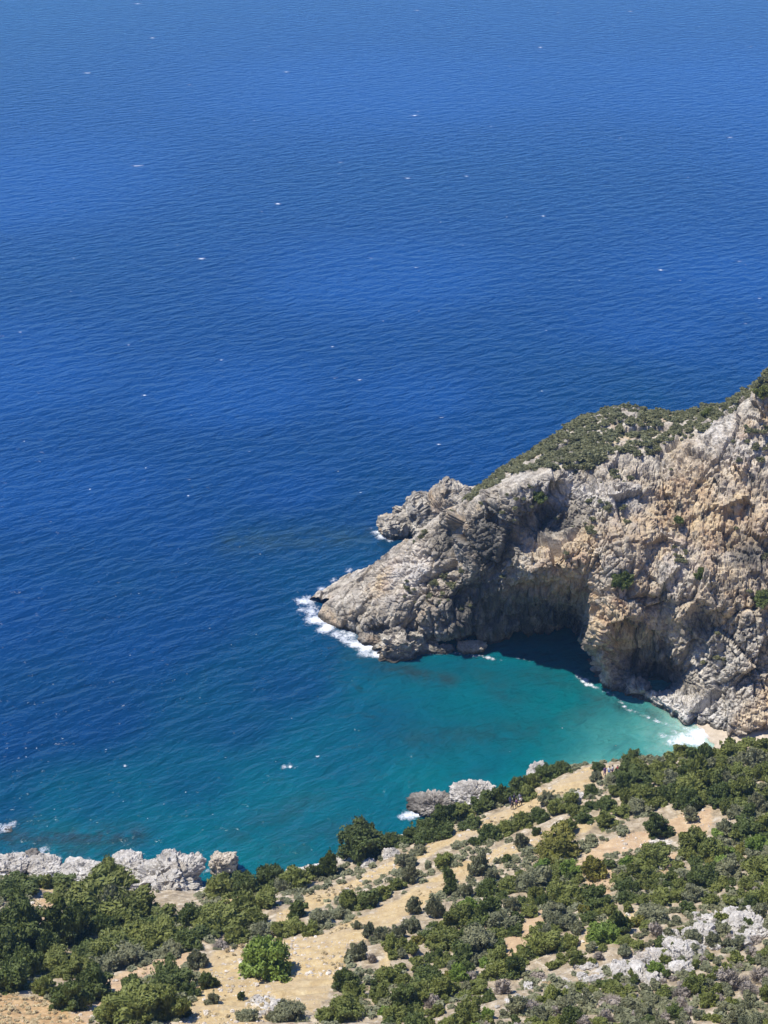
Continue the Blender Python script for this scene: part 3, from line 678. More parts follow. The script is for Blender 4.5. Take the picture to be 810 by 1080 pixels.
# ------------------------------------------------------------------ beach
m, t, p = new_mat('beach_sand')
g = N(t, 'ShaderNodeNewGeometry')
t.links.new(ramp(t, noise_n(t, g.outputs['Position'], 0.8, 8, 0.65), [(0.3, (0.34, 0.28, 0.20)), (0.55, (0.46, 0.385, 0.28)), (0.75, (0.56, 0.50, 0.40))]), p.inputs['Base Color'])
p.inputs['Roughness'].default_value = 0.95
bump(t, p, noise_n(t, g.outputs['Position'], 2.5, 8, 0.7), 0.6, 0.2)
b0, b1_ = at_z(722, 781, 0), at_z(765, 771, 0)
ax = (b1_-b0)[:2]; ax /= np.linalg.norm(ax)
bu, bv = np.meshgrid(np.linspace(-6, 60, 140), np.linspace(-16, 10, 60), indexing='ij')
bx = b0[0]+ax[0]*bu-ax[1]*bv; by = b0[1]+ax[1]*bu+ax[0]*bv
bz = -0.35+bu*0.085+0.12*fbm(np.stack([bx.ravel()/3, by.ravel()/3, 0*bx.ravel()], 1), 3, 66).reshape(bx.shape)+np.abs(np.minimum(bv+3, 0))*0.02
o = link('beach', mesh_np('beach', np.stack([bx, by, bz], -1).reshape(-1, 3), grid_faces(140, 60), [m]))
tag(o, 'small pale sand beach between the cliff foot and the shrubs', 'beach', kind='structure')

# ------------------------------------------------------------------ foam
m, t, p = new_mat('white_foam')
p.inputs['Base Color'].default_value = (0.82, 0.85, 0.86, 1); p.inputs['Roughness'].default_value = 0.9; p.inputs['Specular IOR Level'].default_value = 0.2
df = noise_n(t, N(t, 'ShaderNodeNewGeometry').outputs['Position'], 1.1, 9, 0.8, 1.2)
al = rng_map(t, math_n(t, 'ADD', df, math_n(t, 'MULTIPLY', attr_n(t, 'dens'), 0.62)), 0.68, 1.08, 0.0, 0.95)
tr = N(t, 'ShaderNodeBsdfTransparent'); mx = N(t, 'ShaderNodeMixShader'); t.links.new(al, mx.inputs[0])
t.links.new(tr.outputs[0], mx.inputs[1]); t.links.new(p.outputs[0], mx.inputs[2]); t.links.new(mx.outputs[0], t.nodes['Material Output'].inputs['Surface'])
M_FOAM = m
def surf(spots, label, step=0.28, thr=0.62, stretch_=(1, 1), seed=0):
    """broken foam: cells of a fine grid kept where patchy noise beats the threshold"""
    c = np.array([[*at_z(a, b_, 0)[:2], r_, k_] for a, b_, r_, k_ in spots])
    lo = (c[:, :2]-c[:, 2:3]*2.2).min(0); hi = (c[:, :2]+c[:, 2:3]*2.2).max(0)
    X, Yv = np.meshgrid(np.arange(lo[0], hi[0], step), np.arange(lo[1], hi[1], step), indexing='ij')
    val = np.zeros(X.shape)
    for a in c: val = np.maximum(val, a[3]*np.exp(-((X-a[0])**2+(Yv-a[1])**2)/(a[2]**2)))
    Q = np.stack([X.ravel()*stretch_[0], Yv.ravel()*stretch_[1], 0*X.ravel()], 1)
    val = val*(0.75+0.6*fbm(Q/2.2, 3, 70+seed)).reshape(X.shape)
    keep = val > 0.12
    Z = 0.07+0.05*fbm(Q/0.8, 2, 78).reshape(X.shape)
    V = np.stack([X, Yv, Z], -1).reshape(-1, 3); F = grid_faces(*X.shape)
    kf = keep[:-1, :-1].ravel(); F = F[kf]
    used, inv = np.unique(F.ravel(), return_inverse=True)
    jit = rng.uniform(-0.05, 0.05, (len(used), 3)); jit[:, 2] *= 0.1
    o = link('surf_foam', mesh_np('surf_foam', V[used]+jit, inv.reshape(-1, 4), [M_FOAM], {'dens': val.ravel()[used]}))
    tag(o, label, 'foam', kind='stuff'); return o
def along(pts, r_, k_):
    out = []
    for (a, b_), (c_, d_) in zip(pts[:-1], pts[1:]):
        n_ = max(1, int(math.hypot(c_-a, d_-b_)/3))
        for i in range(n_): out.append((a+(c_-a)*i/n_+rng.uniform(-1, 1), b_+(d_-b_)*i/n_+rng.uniform(-.6, .6), r_*rng.uniform(.6, 1.3), k_*rng.uniform(.6, 1.15)))
    return out
surf([(322, 634, 2.2, .9), (326, 644, 2.6, 1.0), (332, 655, 2.4, 1.0), (345, 663, 2.2, 1.0), (356, 668, 1.9, .95), (368, 673, 2.2, 1.0), (380, 679, 2.6, 1.05), (390, 684, 2.8, 1.05), (401, 688, 2.4, 1.0), (413, 690, 1.7, .85), (340, 622, 1.3, .62), (352, 612, 1.2, .6), (368, 602, 1.2, .55)],
     'white surf breaking round the tip of the headland', seed=1)
surf([(397, 562, 1.3, .9), (403, 566, 1.6, .9), (412, 570, 1.2, .7), (391, 558, 1.0, .6)], 'white surf at the foot of the rock outcrop behind the headland', seed=2)
surf(along([(452, 690), (480, 689), (505, 692), (530, 697)], .55, .72)+along([(545, 695), (565, 698)], .5, .6), 'thin line of foam along the foot of the shaded cliff', seed=3, step=0.22)
surf(along([(608, 712), (620, 722), (640, 731), (652, 737), (660, 748), (690, 759), (712, 768)], .6, .74)+[(616, 718, 1.0, .8)], 'foam where the sea washes the cliff foot right of the cave', seed=4, step=0.22)
surf([(706, 783, 1.5, .75), (716, 782, 2.0, .95), (726, 779, 2.2, 1.05), (735, 776, 2.2, 1.1), (744, 773, 2.0, 1.05), (750, 770, 1.6, 1.0), (735, 782, 2.0, 1.0), (700, 777, 1.2, .62), (712, 772, 1.0, .6), (724, 770, 1.1, .7)], 'white wash of a wave running up the small beach', seed=5, step=0.2, thr=0.55)
surf([(-4, 872, 1.5, 1.0), (4, 874, 1.4, 1.0), (12, 871, 1.2, .85), (-12, 876, 2.0, .9)], 'white water breaking over a sunken reef at the left', seed=6)
surf([(14, 902, 1.1, .85), (22, 905, 1.0, .9), (38, 902, 1.5, .8), (46, 898, 1.4, .7), (60, 906, 1.0, .6), (90, 908, 1.0, .55), (140, 905, .9, .55)], 'thin surf along the pale rocks of the left shore', seed=7)
surf([(431, 860, 1.3, .9), (440, 857, 1.4, .95), (450, 853, 1.2, .85), (424, 862, 1.0, .6)], 'white surf around the dark rock below the hedge', seed=8)
surf([(218, 918, .8, .6), (228, 925, .8, .55), (300, 809, .9, .8), (306, 808, .9, .85), (312, 810, .7, .6)], 'flecks of foam near the lone boulder and in open water', seed=9, step=0.22)
# whitecaps far out: short curved flecks
V, F, CD = [], [], []
def cap(px, py, L, wd):
    c = at_z(px, py, 0.12); a = rng.uniform(-0.25, 0.3); n = 6; base = len(V)
    for i in range(n+1):
        s_ = (i/n-0.5)*L; q_ = wd*(1-(2*i/n-1)**2)*rng.uniform(.5, 1.3)+0.02; bend = 0.12*L*(i/n-0.5)**2*4
        for sg in (-1, 1):
            u_, v_ = s_, bend+sg*q_*0.75
            CD.append(0.60*(1-abs(2*i/n-1))+0.08)
            V.append((c[0]+u_*math.cos(a)-v_*math.sin(a), c[1]+u_*math.sin(a)+v_*math.cos(a), 0.12+rng.uniform(0, .1)))
    for i in range(n): F.append((base+2*i, base+2*i+2, base+2*i+3, base+2*i+1))
for a in [(161, 40, 6, 1.3), (92, 77, 7, 1.0), (212, 273, 4.5, 1.0), (145, 175, 8, .7), (293, 215, 4, .8), (437, 122, 7, .9), (302, 76, 6, .8), (697, 285, 3.5, .6), (570, 50, 5, .8), (306, 809, 1.6, .35), (440, 11, 8, .8), (145, 4, 9, .8), (335, 798, 1.2, .3), (770, 145, 5, .6), (132, 808, 1.0, .3), (152, 417, 2, .5), (665, 12, 6, .7), (430, 188, 4, .5), (573, 228, 3, .6), (492, 186, 3, .6)]: cap(*a)
for _ in range(75):
    y = rng.uniform(2, 560)**1.0; x = rng.uniform(-40, 850)
    if y > 430 and x > 480 or (x > 380 and y > 530): continue
    cap(x, y, rng.uniform(0.8, 3.6)*(1.4-y/600), rng.uniform(0.10, 0.28))
for _ in range(40):
    x, y = rng.uniform(-20, 700), rng.uniform(560, 900)
    if y > 905-0.19*x or (x > 320 and y < 700): continue
    cap(x, y, rng.uniform(0.25, 0.6), rng.uniform(0.04, 0.09))
o = link('whitecaps', mesh_np('whitecaps', V, F, [M_FOAM], {'dens': CD})); tag(o, 'small white wave crests scattered over the open sea', 'whitecaps', kind='stuff')

# ------------------------------------------------------------------ plants
def leaf_quads(C, Nrm, size, rg, flat=0.55):
    """one small bent leaf spray per point"""
    n = len(C)
    nr = Nrm*flat + rg.normal(0, 0.5, (n, 3)); nr /= np.linalg.norm(nr, axis=1, keepdims=True)
    tv = np.cross(nr, rg.normal(0, 1, (n, 3))); tv /= np.linalg.norm(tv, axis=1, keepdims=True)+1e-9
    bv_ = np.cross(nr, tv)
    s_ = (size*rg.uniform(0.6, 1.35, n))[:, None]
    V = np.stack([C-tv*s_, C+bv_*s_*0.55+nr*s_*0.2, C+tv*s_, C-bv_*s_*0.55+nr*s_*0.2], 1).reshape(-1, 3)
    F = np.arange(4*n).reshape(-1, 4)
    return V, F
def crown(seed, n_leaf, leaf, lobes=22, hgt=0.8, spread=0.62, core=True, spiky=0.0):
    """crown of unit half-width standing on z=0, built of many leaf sprays on overlapping clumps"""
    rg = np.random.default_rng(seed)
    c = []
    for i in range(lobes):
        a = rg.uniform(0, 6.283); r_ = spread*math.sqrt(rg.random()); zz = rg.uniform(0.22, 1.0)
        r_ *= math.sqrt(max(0.05, 1-(zz-0.25)**2*1.25)) if zz > 0.25 else 0.95
        rad_ = rg.uniform(0.11, 0.36)
        if rg.random() < 0.22: r_ *= 1.25; rad_ *= 0.7; zz *= 0.8
        if rg.random() < 0.12: zz *= 1.22; rad_ *= 0.65
        c.append((r_*math.cos(a), r_*math.sin(a), zz*hgt*1.12-0.06, rad_))
    c = np.array(c); c[0] = (0, 0, hgt*0.45, 0.42)
    per = np.maximum(1, (c[:, 3]**2/np.sum(c[:, 3]**2)*n_leaf*1.7).astype(int))
    Pp, Nq = [], []
    for (x, y, z, r_), k_ in zip(c, per):
        d_ = rg.normal(0, 1, (k_, 3)); d_ /= np.linalg.norm(d_, axis=1, keepdims=True)
        d_[:, 2] = np.where(d_[:, 2] < -0.3, -d_[:, 2]*0.6, d_[:, 2])
        rad = r_*(rg.uniform(0.72, 1.10+spiky, k_)+0.12*(rg.random(k_) < 0.12))
        pt = np.array([x, y, z])+d_*rad[:, None]*np.array([1, 1, 0.85])
        Pp.append(pt); Nq.append(d_)
    Pp = np.concatenate(Pp); Nq = np.concatenate(Nq)
    dep = np.min([np.linalg.norm((Pp-q_[:3])/[1, 1, .85], axis=1)/q_[3] for q_ in c], axis=0)
    gap = fbm(Pp*4.5+seed, 2, seed % 97)
    ok = (dep > 0.66) & (Pp[:, 2] > 0.0) & (gap > -0.24)
    Pp, Nq = Pp[ok][:n_leaf*2], Nq[ok][:n_leaf*2]
    Vv, Ff = leaf_quads(Pp, Nq+np.array([0, 0, .35]), leaf, rg)
    if core:
        D, Fs = sphere_np(10, 7)
        for q_ in c:
            b_ = len(Vv); Vv = np.concatenate([Vv, q_[:3]+D*q_[3]*0.70*np.array([1, 1, .8])*rg.uniform(.85, 1.1, (len(D), 1))]); Ff = np.concatenate([Ff, Fs+b_])
    dr_ = Vv/(np.linalg.norm(Vv-[0, 0, .3], axis=1, keepdims=True)+.05)
    Vv = np.array([0, 0, .15])+(Vv-[0, 0, .15])*(1+0.30*fbm(dr_*2.3+seed*1.7, 2, seed % 89))[:, None]
    rr_ = np.percentile(np.hypot(Vv[:, 0], Vv[:, 1]), 95); Vv[:, :2] /= rr_; Vv[:, 2] /= np.percentile(Vv[:, 2], 98.5)
    Vv[:, 2] = np.maximum(Vv[:, 2], -0.05)
    return Vv, Ff
def tube(path, radii, sides=6):
    path = np.asarray(path, float); Vv = []; Ff = []
    for i, (q_, r_) in enumerate(zip(path, radii)):
        d_ = path[min(i+1, len(path)-1)]-path[max(i-1, 0)]; d_ /= np.linalg.norm(d_)+1e-9
        a_ = np.cross(d_, [0.3, 0.9, 0.1]); a_ /= np.linalg.norm(a_)+1e-9; b_ = np.cross(d_, a_)
        for k_ in range(sides):
            an = 6.2832*k_/sides; Vv.append(q_+r_*(a_*math.cos(an)+b_*math.sin(an)))
    for i in range(len(path)-1):
        for k_ in range(sides): Ff.append((i*sides+k_, i*sides+(k_+1) % sides, (i+1)*sides+(k_+1) % sides, (i+1)*sides+k_))
    return Vv, Ff
def trunk(seed):
    rg = np.random.default_rng(seed); Vv, Ff = [], []
    for i in range(6):
        a_ = rg.uniform(0, 6.28); r_ = rg.uniform(0.2, 0.55)
        pth = [(0.03*math.cos(a_), 0.03*math.sin(a_), -0.15), (0.07*math.cos(a_), 0.07*math.sin(a_), 0.12), (r_*.55*math.cos(a_+.2), r_*.55*math.sin(a_+.2), 0.32), (r_*math.cos(a_), r_*math.sin(a_), rg.uniform(0.5, 0.75))]
        v_, f_ = tube(pth, [0.055, 0.045, 0.03, 0.012]); b_ = len(Vv); Vv += v_; Ff += [tuple(x+b_ for x in q_) for q_ in f_]
    return np.array(Vv), np.array(Ff)
def twigs(seed, n=520):
    """bare grey shrub: fine twigs fanning from the root, no leaves to speak of"""
    rg = np.random.default_rng(seed); Vv, Ff = [], []
    for i in range(n):
        a_ = rg.uniform(0, 6.28); el = math.acos(rg.uniform(0.1, 1)); L = rg.uniform(0.7, 1.05)
        d_ = np.array([math.cos(a_)*math.sin(el), math.sin(a_)*math.sin(el), math.cos(el)*0.8])
        s0 = d_*L*rg.uniform(0.25, 0.7); e_ = d_*L+rg.normal(0, .08, 3); mid = (s0+e_)/2+rg.normal(0, .04, 3)
        v_, f_ = tube([s0, mid, e_], [0.022, 0.017, 0.008], 3); b_ = len(Vv); Vv += v_; Ff += [tuple(x+b_ for x in q_) for q_ in f_]
    Vv, Ff = np.array(Vv), np.array(Ff)
    V2, F2 = crown(seed+1, 420, 0.07, 12, 0.7, 0.6, core=True)
    V2 = V2*0.86
    Ff = np.concatenate([Ff, F2+len(Vv)]); Vv = np.concatenate([Vv, V2]); Vv[:, 2] = np.maximum(Vv[:, 2], -.05)
    return Vv, Ff
BIG = [mesh_np('crown', *crown(300+i, 8000, 0.052, 46, 0.86, 0.70, spiky=0.12), [LEAF['dark']], smooth=False) for i in range(6)]
MED = [mesh_np('crown', *crown(320+i, 4200, 0.066, 28, [0.8, 0.95, 0.7, 0.85, 1.05, .75, .9, .65][i], 0.66, spiky=0.12), [LEAF['dark']], smooth=False) for i in range(8)]
LIT = [mesh_np('crown', *crown(340+i, 1400, 0.105, 14, [0.8, 1.0, 0.7, .9, .75][i], 0.6, spiky=0.18), [LEAF['dark']], smooth=False) for i in range(5)]
DRY = [mesh_np('crown', *twigs(360+i), [LEAF['grey']], smooth=False) for i in range(3)]
TRK = [mesh_np('trunk', *trunk(380+i), [M_BARK], smooth=True) for i in range(3)]
def plant(px, py, w_px, h_px, kind, label, group, name='shrub', cat='shrub', base=None, rg=rng, parts=None):
    # the dome is seen from about 40 degrees above: its picture height mixes height and depth
    hr = min(max(0.56*w_px, 2*math.sqrt(max((h_px/2)**2-(0.30*w_px)**2, 0))/0.77), 0.95*w_px)
    c = on_ground(px, py+0.30*hr) if base is None else base
    s_ = to_px(c)[2]/FPX; hw = max(0.25, w_px*s_*(0.52 if px < 262 or w_px > 45 else 0.455)); hh = hr*s_
    pool = DRY if kind == 'grey' else (BIG if w_px > 36 else MED if w_px > 13 else LIT)
    me = pool[rg.integers(len(pool))]
    if parts is None: parts = w_px >= 20
    zs = hh*rg.uniform(0.85, 1.18)
    if parts:
        root = bpy.data.objects.new(name, None); COL.objects.link(root); root.empty_display_size = 0.3
        root.location = (c[0], c[1], c[2]-0.08*hh); root.rotation_euler.z = rg.uniform(0, 6.28)
        cr = link('crown', me, root)
        tk = link('trunk', TRK[rg.integers(3)], root)
        tk.scale = (hw, hw, zs)
    else:
        cr = root = link(name, me)
        root.location = (c[0], c[1], c[2]-0.08*hh); root.rotation_euler.z = rg.uniform(0, 6.28)
    cr.scale = (hw, hw*rg.uniform(.9, 1.1), zs)
    if kind != 'grey':
        cr.material_slots[0].link = 'OBJECT'; cr.material_slots[0].material = LEAF[kind]
    tag(root, label, cat, group)
    return root
PLACED = []
def P1(px, py, w_, h_, kind, label, group=None, name='shrub', cat=None):
    PLACED.append((px, py, w_, h_))
    if kind == 'grey' and name == 'shrub': name = 'dry_shrub'
    return plant(px, py, w_, h_, kind, label, group, name, cat or ('tree' if name.endswith('tree') else 'shrub'))

# -- single plants one can point at
P1(284, 1012, 56, 46, 'bright', 'large ragged green shrub standing alone on the bare pale slope')
P1(254, 1050, 9, 11, 'dark', 'tiny round dark shrub alone on the pale slope near the bottom')
P1(381, 892, 54, 38, 'dark', 'large round dark green tree at the water above the upper path', None, 'evergreen_tree')
P1(22, 978, 62, 60, 'dark', 'biggest domed dark green tree at the left edge of the picture', None, 'evergreen_tree')
P1(75, 980, 50, 52, 'dark', 'broad dark tree with brownish crown right of the biggest domed tree', None, 'evergreen_tree')
P1(20, 934, 44, 28, 'dark', 'dark rounded shrub behind the pale shore shelf at the far left')
P1(590, 893, 46, 26, 'yellow', 'wide yellow green shrub between the pale path and the thicket')
P1(630, 809, 16, 10, 'dark', 'dark flat shrub at the upper end of the sandy path')
P1(629, 821, 16, 10, 'olive', 'grey green flat shrub just below the dark flat one on the sand')
P1(714, 785, 15, 13, 'grey', 'round grey bare shrub on the skyline in front of the beach')
P1(315, 957, 26, 27, 'dark', 'round dark shrub standing apart on the lower end of the upper path')
P1(346, 916, 27, 27, 'dark', 'rounded dark shrub left of the large tree at the water')
P1(438, 956, 20, 28, 'olive', 'upright dark olive shrub at the edge of the bare slope')
P1(460, 960, 24, 25, 'olive', 'loose olive green shrub right of the upright dark one')
P1(376, 1004, 24, 27, 'olive', 'dark olive shrub on the right rim of the bare slope')
P1(393, 1010, 13, 16, 'grey', 'dry grey shrub beside the dark olive shrub on the slope')
P1(474, 926, 20, 26, 'dark', 'upright dark shrub in the middle of the pale path')
P1(469, 909, 23, 17, 'green', 'spreading green shrub just above the upright dark one')
P1(504, 914, 24, 22, 'olive', 'rounded olive shrub on the lower pale path')
P1(219, 1034, 18, 18, 'dark', 'small dark shrub at the left rim of the bare slope')
P1(224, 1054, 15, 19, 'olive', 'small grey olive shrub below the small dark one on the left rim')
P1(208, 1013, 23, 22, 'olive', 'olive shrub at the end of the orange path')
P1(73, 1050, 40, 42, 'dark', 'dense dark shrub right above the dry grass mound', None)
P1(97, 1040, 44, 40, 'dark', 'dark olive shrub beside the lower end of the orange path')
P1(307, 1069, 38, 28, 'olive', 'olive shrub at the bottom edge below the bare slope')
P1(694, 873, 30, 25, 'dark', 'dark green shrub standing on the bare ground right of centre')
P1(711, 840, 17, 13, 'dark', 'small dark shrub on the bare ground below the upper thicket')
P1(744, 835, 11, 11, 'dark', 'tiny dark shrub on the bare strip below the upper thicket')
P1(728, 860, 20, 17, 'olive', 'olive shrub on the bare strip at the right')
P1(690, 1023, 26, 16, 'bright', 'bright green shrub in front of the broad white block')
P1(797, 850, 22, 22, 'olive', 'pale olive round shrub near the right edge')
P1(597, 874, 26, 20, 'green', 'green shrub on the lower pale path right of centre')
P1(567, 877, 11, 11, 'dark', 'small dark shrub alone on the lower pale path')
P1(549, 888, 17, 15, 'olive', 'thin olive shrub left of the wide yellow green one')
P1(452, 914, 10, 10, 'olive', 'tiny olive shrub at the edge of the upper path')
P1(321, 938, 6, 6, 'olive', 'tiny tuft of green on the sand of the upper path')
P1(441, 899, 18, 14, 'olive', 'thin olive shrub beside the pale boulders on the path')
P1(540, 1020, 0.1+30, 30, 'dark', 'dark dense shrub left of the pale rubble patch')
P1(530, 1043, 26, 22, 'grey', 'dry grey shrub left of the pale rubble patch')

# -- groups whose members look alike
Z_LEFT = ('{} shrub in the dense thicket of the lower left hollow', '{} shrubs in the lower left hollow')
Z_SHORE = ('{} shrub in the hedge along the water right of the lone boulder', '{} shrubs of the hedge above the lone boulder')
Z_HEDGE = ('{} shrub in the hedge between the sea and the upper path', '{} shrubs between the sea and the upper path')
Z_MID = ('{} shrub in the row between the upper and the lower pale path', '{} shrubs between the two paths')
Z_BOT = ('{} shrub left of the bare slope at the bottom of the picture', '{} shrubs left of the bare slope')
Z_RIM = ('{} shrub along the right rim of the big bare slope', '{} shrubs on the right rim of the bare slope')
Z_UP = ('{} shrub in the thicket above the beach at upper right', '{} shrubs above the beach')
Z_THICK = ('{} shrub in the big thicket covering the slope right of centre', '{} shrubs of the big thicket')
Z_ROCK = ('{} shrub among the white rocks at the lower right', '{} shrubs among the white rocks')
Z_LOW = ('{} shrub in the scrub along the bottom right edge', '{} shrubs along the bottom right edge')
TONE = {'dark': 'dark green', 'green': 'mid green', 'olive': 'grey green', 'yellow': 'yellow green', 'bright': 'fresh green', 'grey': 'bare grey'}
def PG(zone, items):
    kf = 0.85 if zone in (Z_MID, Z_RIM) else 0.93 if zone is Z_HEDGE else 1.0
    for (x, y, w_, h_, k_) in items:
        w_ *= kf; h_ *= kf
        P1(x, y, w_, h_, k_, zone[0].format(TONE[k_]), zone[1].format(TONE[k_]))
PG(Z_LEFT, [(99, 950, 74, 33, 'green'), (120, 955, 36, 30, 'olive'), (112, 977, 32, 36, 'dark'), (132, 969, 32, 24, 'green'), (57, 1015, 38, 28, 'green'), (33, 1021, 34, 36, 'dark'), (8, 1034, 48, 38, 'dark'), (6, 1002, 42, 46, 'dark'), (47, 1040, 26, 22, 'green'),
   (121, 1006, 50, 32, 'green'), (92, 1007, 42, 32, 'dark'), (106, 1020, 38, 24, 'olive'), (136, 1012, 40, 20, 'olive'), (142, 955, 42, 36, 'green'), (150, 962, 27, 18, 'green'), (172, 968, 36, 24, 'green'), (205, 966, 30, 28, 'dark'), (228, 972, 46, 28, 'green'), (251, 973, 32, 26, 'green'),
   (196, 993, 34, 26, 'dark'), (173, 987, 44, 30, 'green'), (152, 998, 40, 28, 'green'), (178, 1003, 32, 16, 'olive'), (232, 996, 17, 13, 'grey'), (60, 945, 30, 22, 'green'), (52, 1000, 28, 26, 'dark'), (160, 978, 34, 26, 'dark'), (140, 985, 36, 28, 'green'), (216, 984, 30, 20, 'dark'), (128, 930, 30, 20, 'green'), (112, 925, 38, 22, 'green'), (66, 929, 30, 18, 'dark'), (46, 930, 20, 16, 'green'), (22, 1016, 36, 30, 'dark'), (78, 1022, 40, 28, 'green'), (246, 988, 30, 14, 'green')])
PG(Z_SHORE, [(232, 941, 36, 20, 'green'), (258, 935, 38, 24, 'dark'), (286, 926, 42, 21, 'dark'), (314, 929, 36, 22, 'green'), (258, 954, 34, 22, 'green'), (276, 951, 38, 26, 'green'), (270, 969, 32, 24, 'green'), (274, 984, 30, 15, 'olive'), (301, 935, 24, 16, 'olive'), (334, 922, 22, 18, 'dark'), (268, 924, 26, 16, 'dark')])
PG(Z_HEDGE, [(412, 887, 30, 16, 'dark'), (432, 881, 28, 20, 'dark'), (452, 872, 32, 24, 'dark'), (472, 862, 34, 26, 'dark'), (490, 856, 34, 26, 'green'), (508, 849, 34, 26, 'dark'), (526, 842, 34, 26, 'dark'), (544, 833, 30, 24, 'dark'), (518, 830, 22, 20, 'dark'), (538, 822, 26, 20, 'dark'), (560, 826, 26, 18, 'green'), (576, 818, 28, 18, 'dark'), (592, 811, 28, 18, 'dark'), (608, 805, 24, 14, 'dark'), (624, 802, 20, 12, 'dark'), (470, 876, 30, 18, 'dark'), (448, 884, 30, 14, 'dark'), (496, 868, 26, 14, 'dark'), (556, 838, 24, 16, 'green'), (400, 884, 20, 14, 'dark'), (640, 800, 10, 8, 'dark')])
PG(Z_MID, [(310, 977, 34, 20, 'green'), (338, 971, 32, 22, 'olive'), (358, 965, 26, 19, 'olive'), (371, 952, 34, 28, 'green'), (388, 949, 38, 28, 'dark'), (404, 942, 30, 24, 'green'), (420, 933, 26, 20, 'green'), (426, 910, 30, 20, 'olive'), (434, 922, 24, 22, 'olive'), (328, 980, 28, 16, 'green'), (296, 982, 26, 14, 'green'),
   (516, 881, 34, 20, 'dark'), (534, 874, 30, 20, 'green'), (552, 867, 30, 22, 'green'), (568, 860, 28, 20, 'dark'), (577, 842, 22, 20, 'olive'), (588, 852, 28, 20, 'green'), (602, 842, 26, 22, 'green'), (606, 855, 24, 16, 'green'), (622, 850, 26, 18, 'dark'), (640, 848, 28, 20, 'dark'), (622, 836, 20, 16, 'dark'), (646, 834, 22, 16, 'green'), (660, 842, 26, 20, 'green'), (618, 864, 28, 20, 'dark'), (640, 866, 30, 20, 'green'), (500, 888, 16, 12, 'dark'), (645, 822, 18, 12, 'olive')])
PG(Z_BOT, [(178, 1033, 44, 34, 'dark'), (201, 1046, 22, 20, 'dark'), (141, 1042, 28, 22, 'dark'), (147, 1066, 58, 36, 'green'), (175, 1062, 42, 38, 'green'), (195, 1064, 16, 16, 'dark'), (158, 1048, 34, 26, 'green'), (122, 1072, 40, 26, 'green'), (261, 1072, 24, 14, 'olive'), (289, 1071, 18, 14, 'olive')])
PG(Z_RIM, [(377, 975, 13, 15, 'olive'), (390, 983, 19, 22, 'olive'), (364, 1035, 33, 29, 'dark'), (375, 1046, 31, 27, 'green'), (364, 1066, 50, 36, 'green'), (344, 1073, 30, 22, 'green'), (404, 986, 22, 20, 'olive'), (418, 984, 24, 22, 'olive'), (474, 936, 19, 25, 'dark'), (490, 940, 21, 22, 'olive'), (519, 922, 19, 21, 'olive'), (535, 905, 14, 14, 'dark'), (380, 1030, 14, 16, 'olive'), (400, 1050, 30, 30, 'green'), (434, 975, 24, 20, 'olive')])

# -- thickets filled with plants that nothing tells apart
QUEUE = []
def fill(zone, poly, smin, smax, kinds, dens, avoid, limit):
    poly = np.array(poly, float); rg = np.random.default_rng(int(poly.sum())); n_ = 0
    for _ in range(6000):
        if n_ >= limit: break
        x, y = rg.uniform(poly[:, 0].min(), poly[:, 0].max()), rg.uniform(poly[:, 1].min(), poly[:, 1].max())
        if not in_poly(np.array(x), np.array(y), poly): continue
        s_ = smin+(smax-smin)*rg.random()**1.5
        if any(in_poly(np.array(x), np.array(y+s_*0.2), q_) for q_ in avoid): continue
        h_ = s_*rg.uniform(0.62, 0.86)
        if any((x-a)**2/((s_+c_)*dens)**2+(y-b_)**2/((h_+d_)*dens)**2 < 1 for a, b_, c_, d_ in PLACED): continue
        k_ = str(rg.choice(list(kinds), p=np.array(list(kinds.values()))/sum(kinds.values())))
        PLACED.append((x, y, s_, h_)); n_ += 1
        QUEUE.append((s_, x, y, h_, k_, zone))
    return n_
AV = list(BARE.values())
n1 = fill(Z_UP, [(648, 808), (676, 788), (730, 790), (770, 784), (815, 778), (815, 862), (765, 858), (745, 845), (700, 846), (655, 862), (640, 850)], 18, 36, {'dark': 3, 'green': 5, 'olive': 2}, 0.26, AV, 110)
n2 = fill(Z_THICK, [(400, 1085), (392, 1030), (410, 995), (440, 985), (480, 957), (530, 927), (562, 914), (600, 912), (640, 912), (680, 905), (735, 886), (815, 858), (815, 955), (760, 952), (700, 965), (650, 980), (610, 1000), (560, 1010), (520, 1040), (515, 1085)], 13, 44, {'dark': 3, 'green': 6, 'olive': 2, 'bright': .8, 'yellow': .6, 'grey': .4}, 0.28, AV, 200)
n3 = fill(Z_ROCK, [(590, 1005), (640, 985), (700, 965), (760, 950), (815, 955), (815, 1010), (720, 1040), (640, 1045), (540, 1060)], 11, 26, {'dark': 1, 'green': 3, 'olive': 5, 'grey': 2}, 0.36, AV+[RUBBLE['rub1']], 80)
n4 = fill(Z_LOW, [(490, 1090), (540, 1062), (620, 1040), (720, 1025), (815, 1000), (815, 1095)], 14, 32, {'dark': 1.5, 'green': 3, 'olive': 5, 'grey': 3.5}, 0.26, [], 100)
QUEUE.sort(key=lambda q_: -q_[0])
n_sh = sum(1 for o_ in COL.objects if o_.parent is None and o_.name.startswith('shrub'))
rg = np.random.default_rng(99); rest = []
for s_, x, y, h_, k_, zone in QUEUE:
    if n_sh < 297 or k_ == 'grey':
        plant(x, y, s_, h_, k_, zone[0].format(TONE[k_]), zone[1].format(TONE[k_]), name='dry_shrub' if k_ == 'grey' else 'shrub', rg=rg, parts=s_ > 26)
        n_sh += k_ != 'grey'
    else: rest.append((s_, x, y, h_, k_))
Vs, Fs, Mi, b_ = [], [], [], 0
KS = ['dark', 'green', 'olive', 'yellow', 'bright']
SM = [(np.array(v_), np.array(f_)) for v_, f_ in (crown(440+i, 1300, 0.115, 15, 0.85, 0.6, spiky=0.12) for i in range(3))]
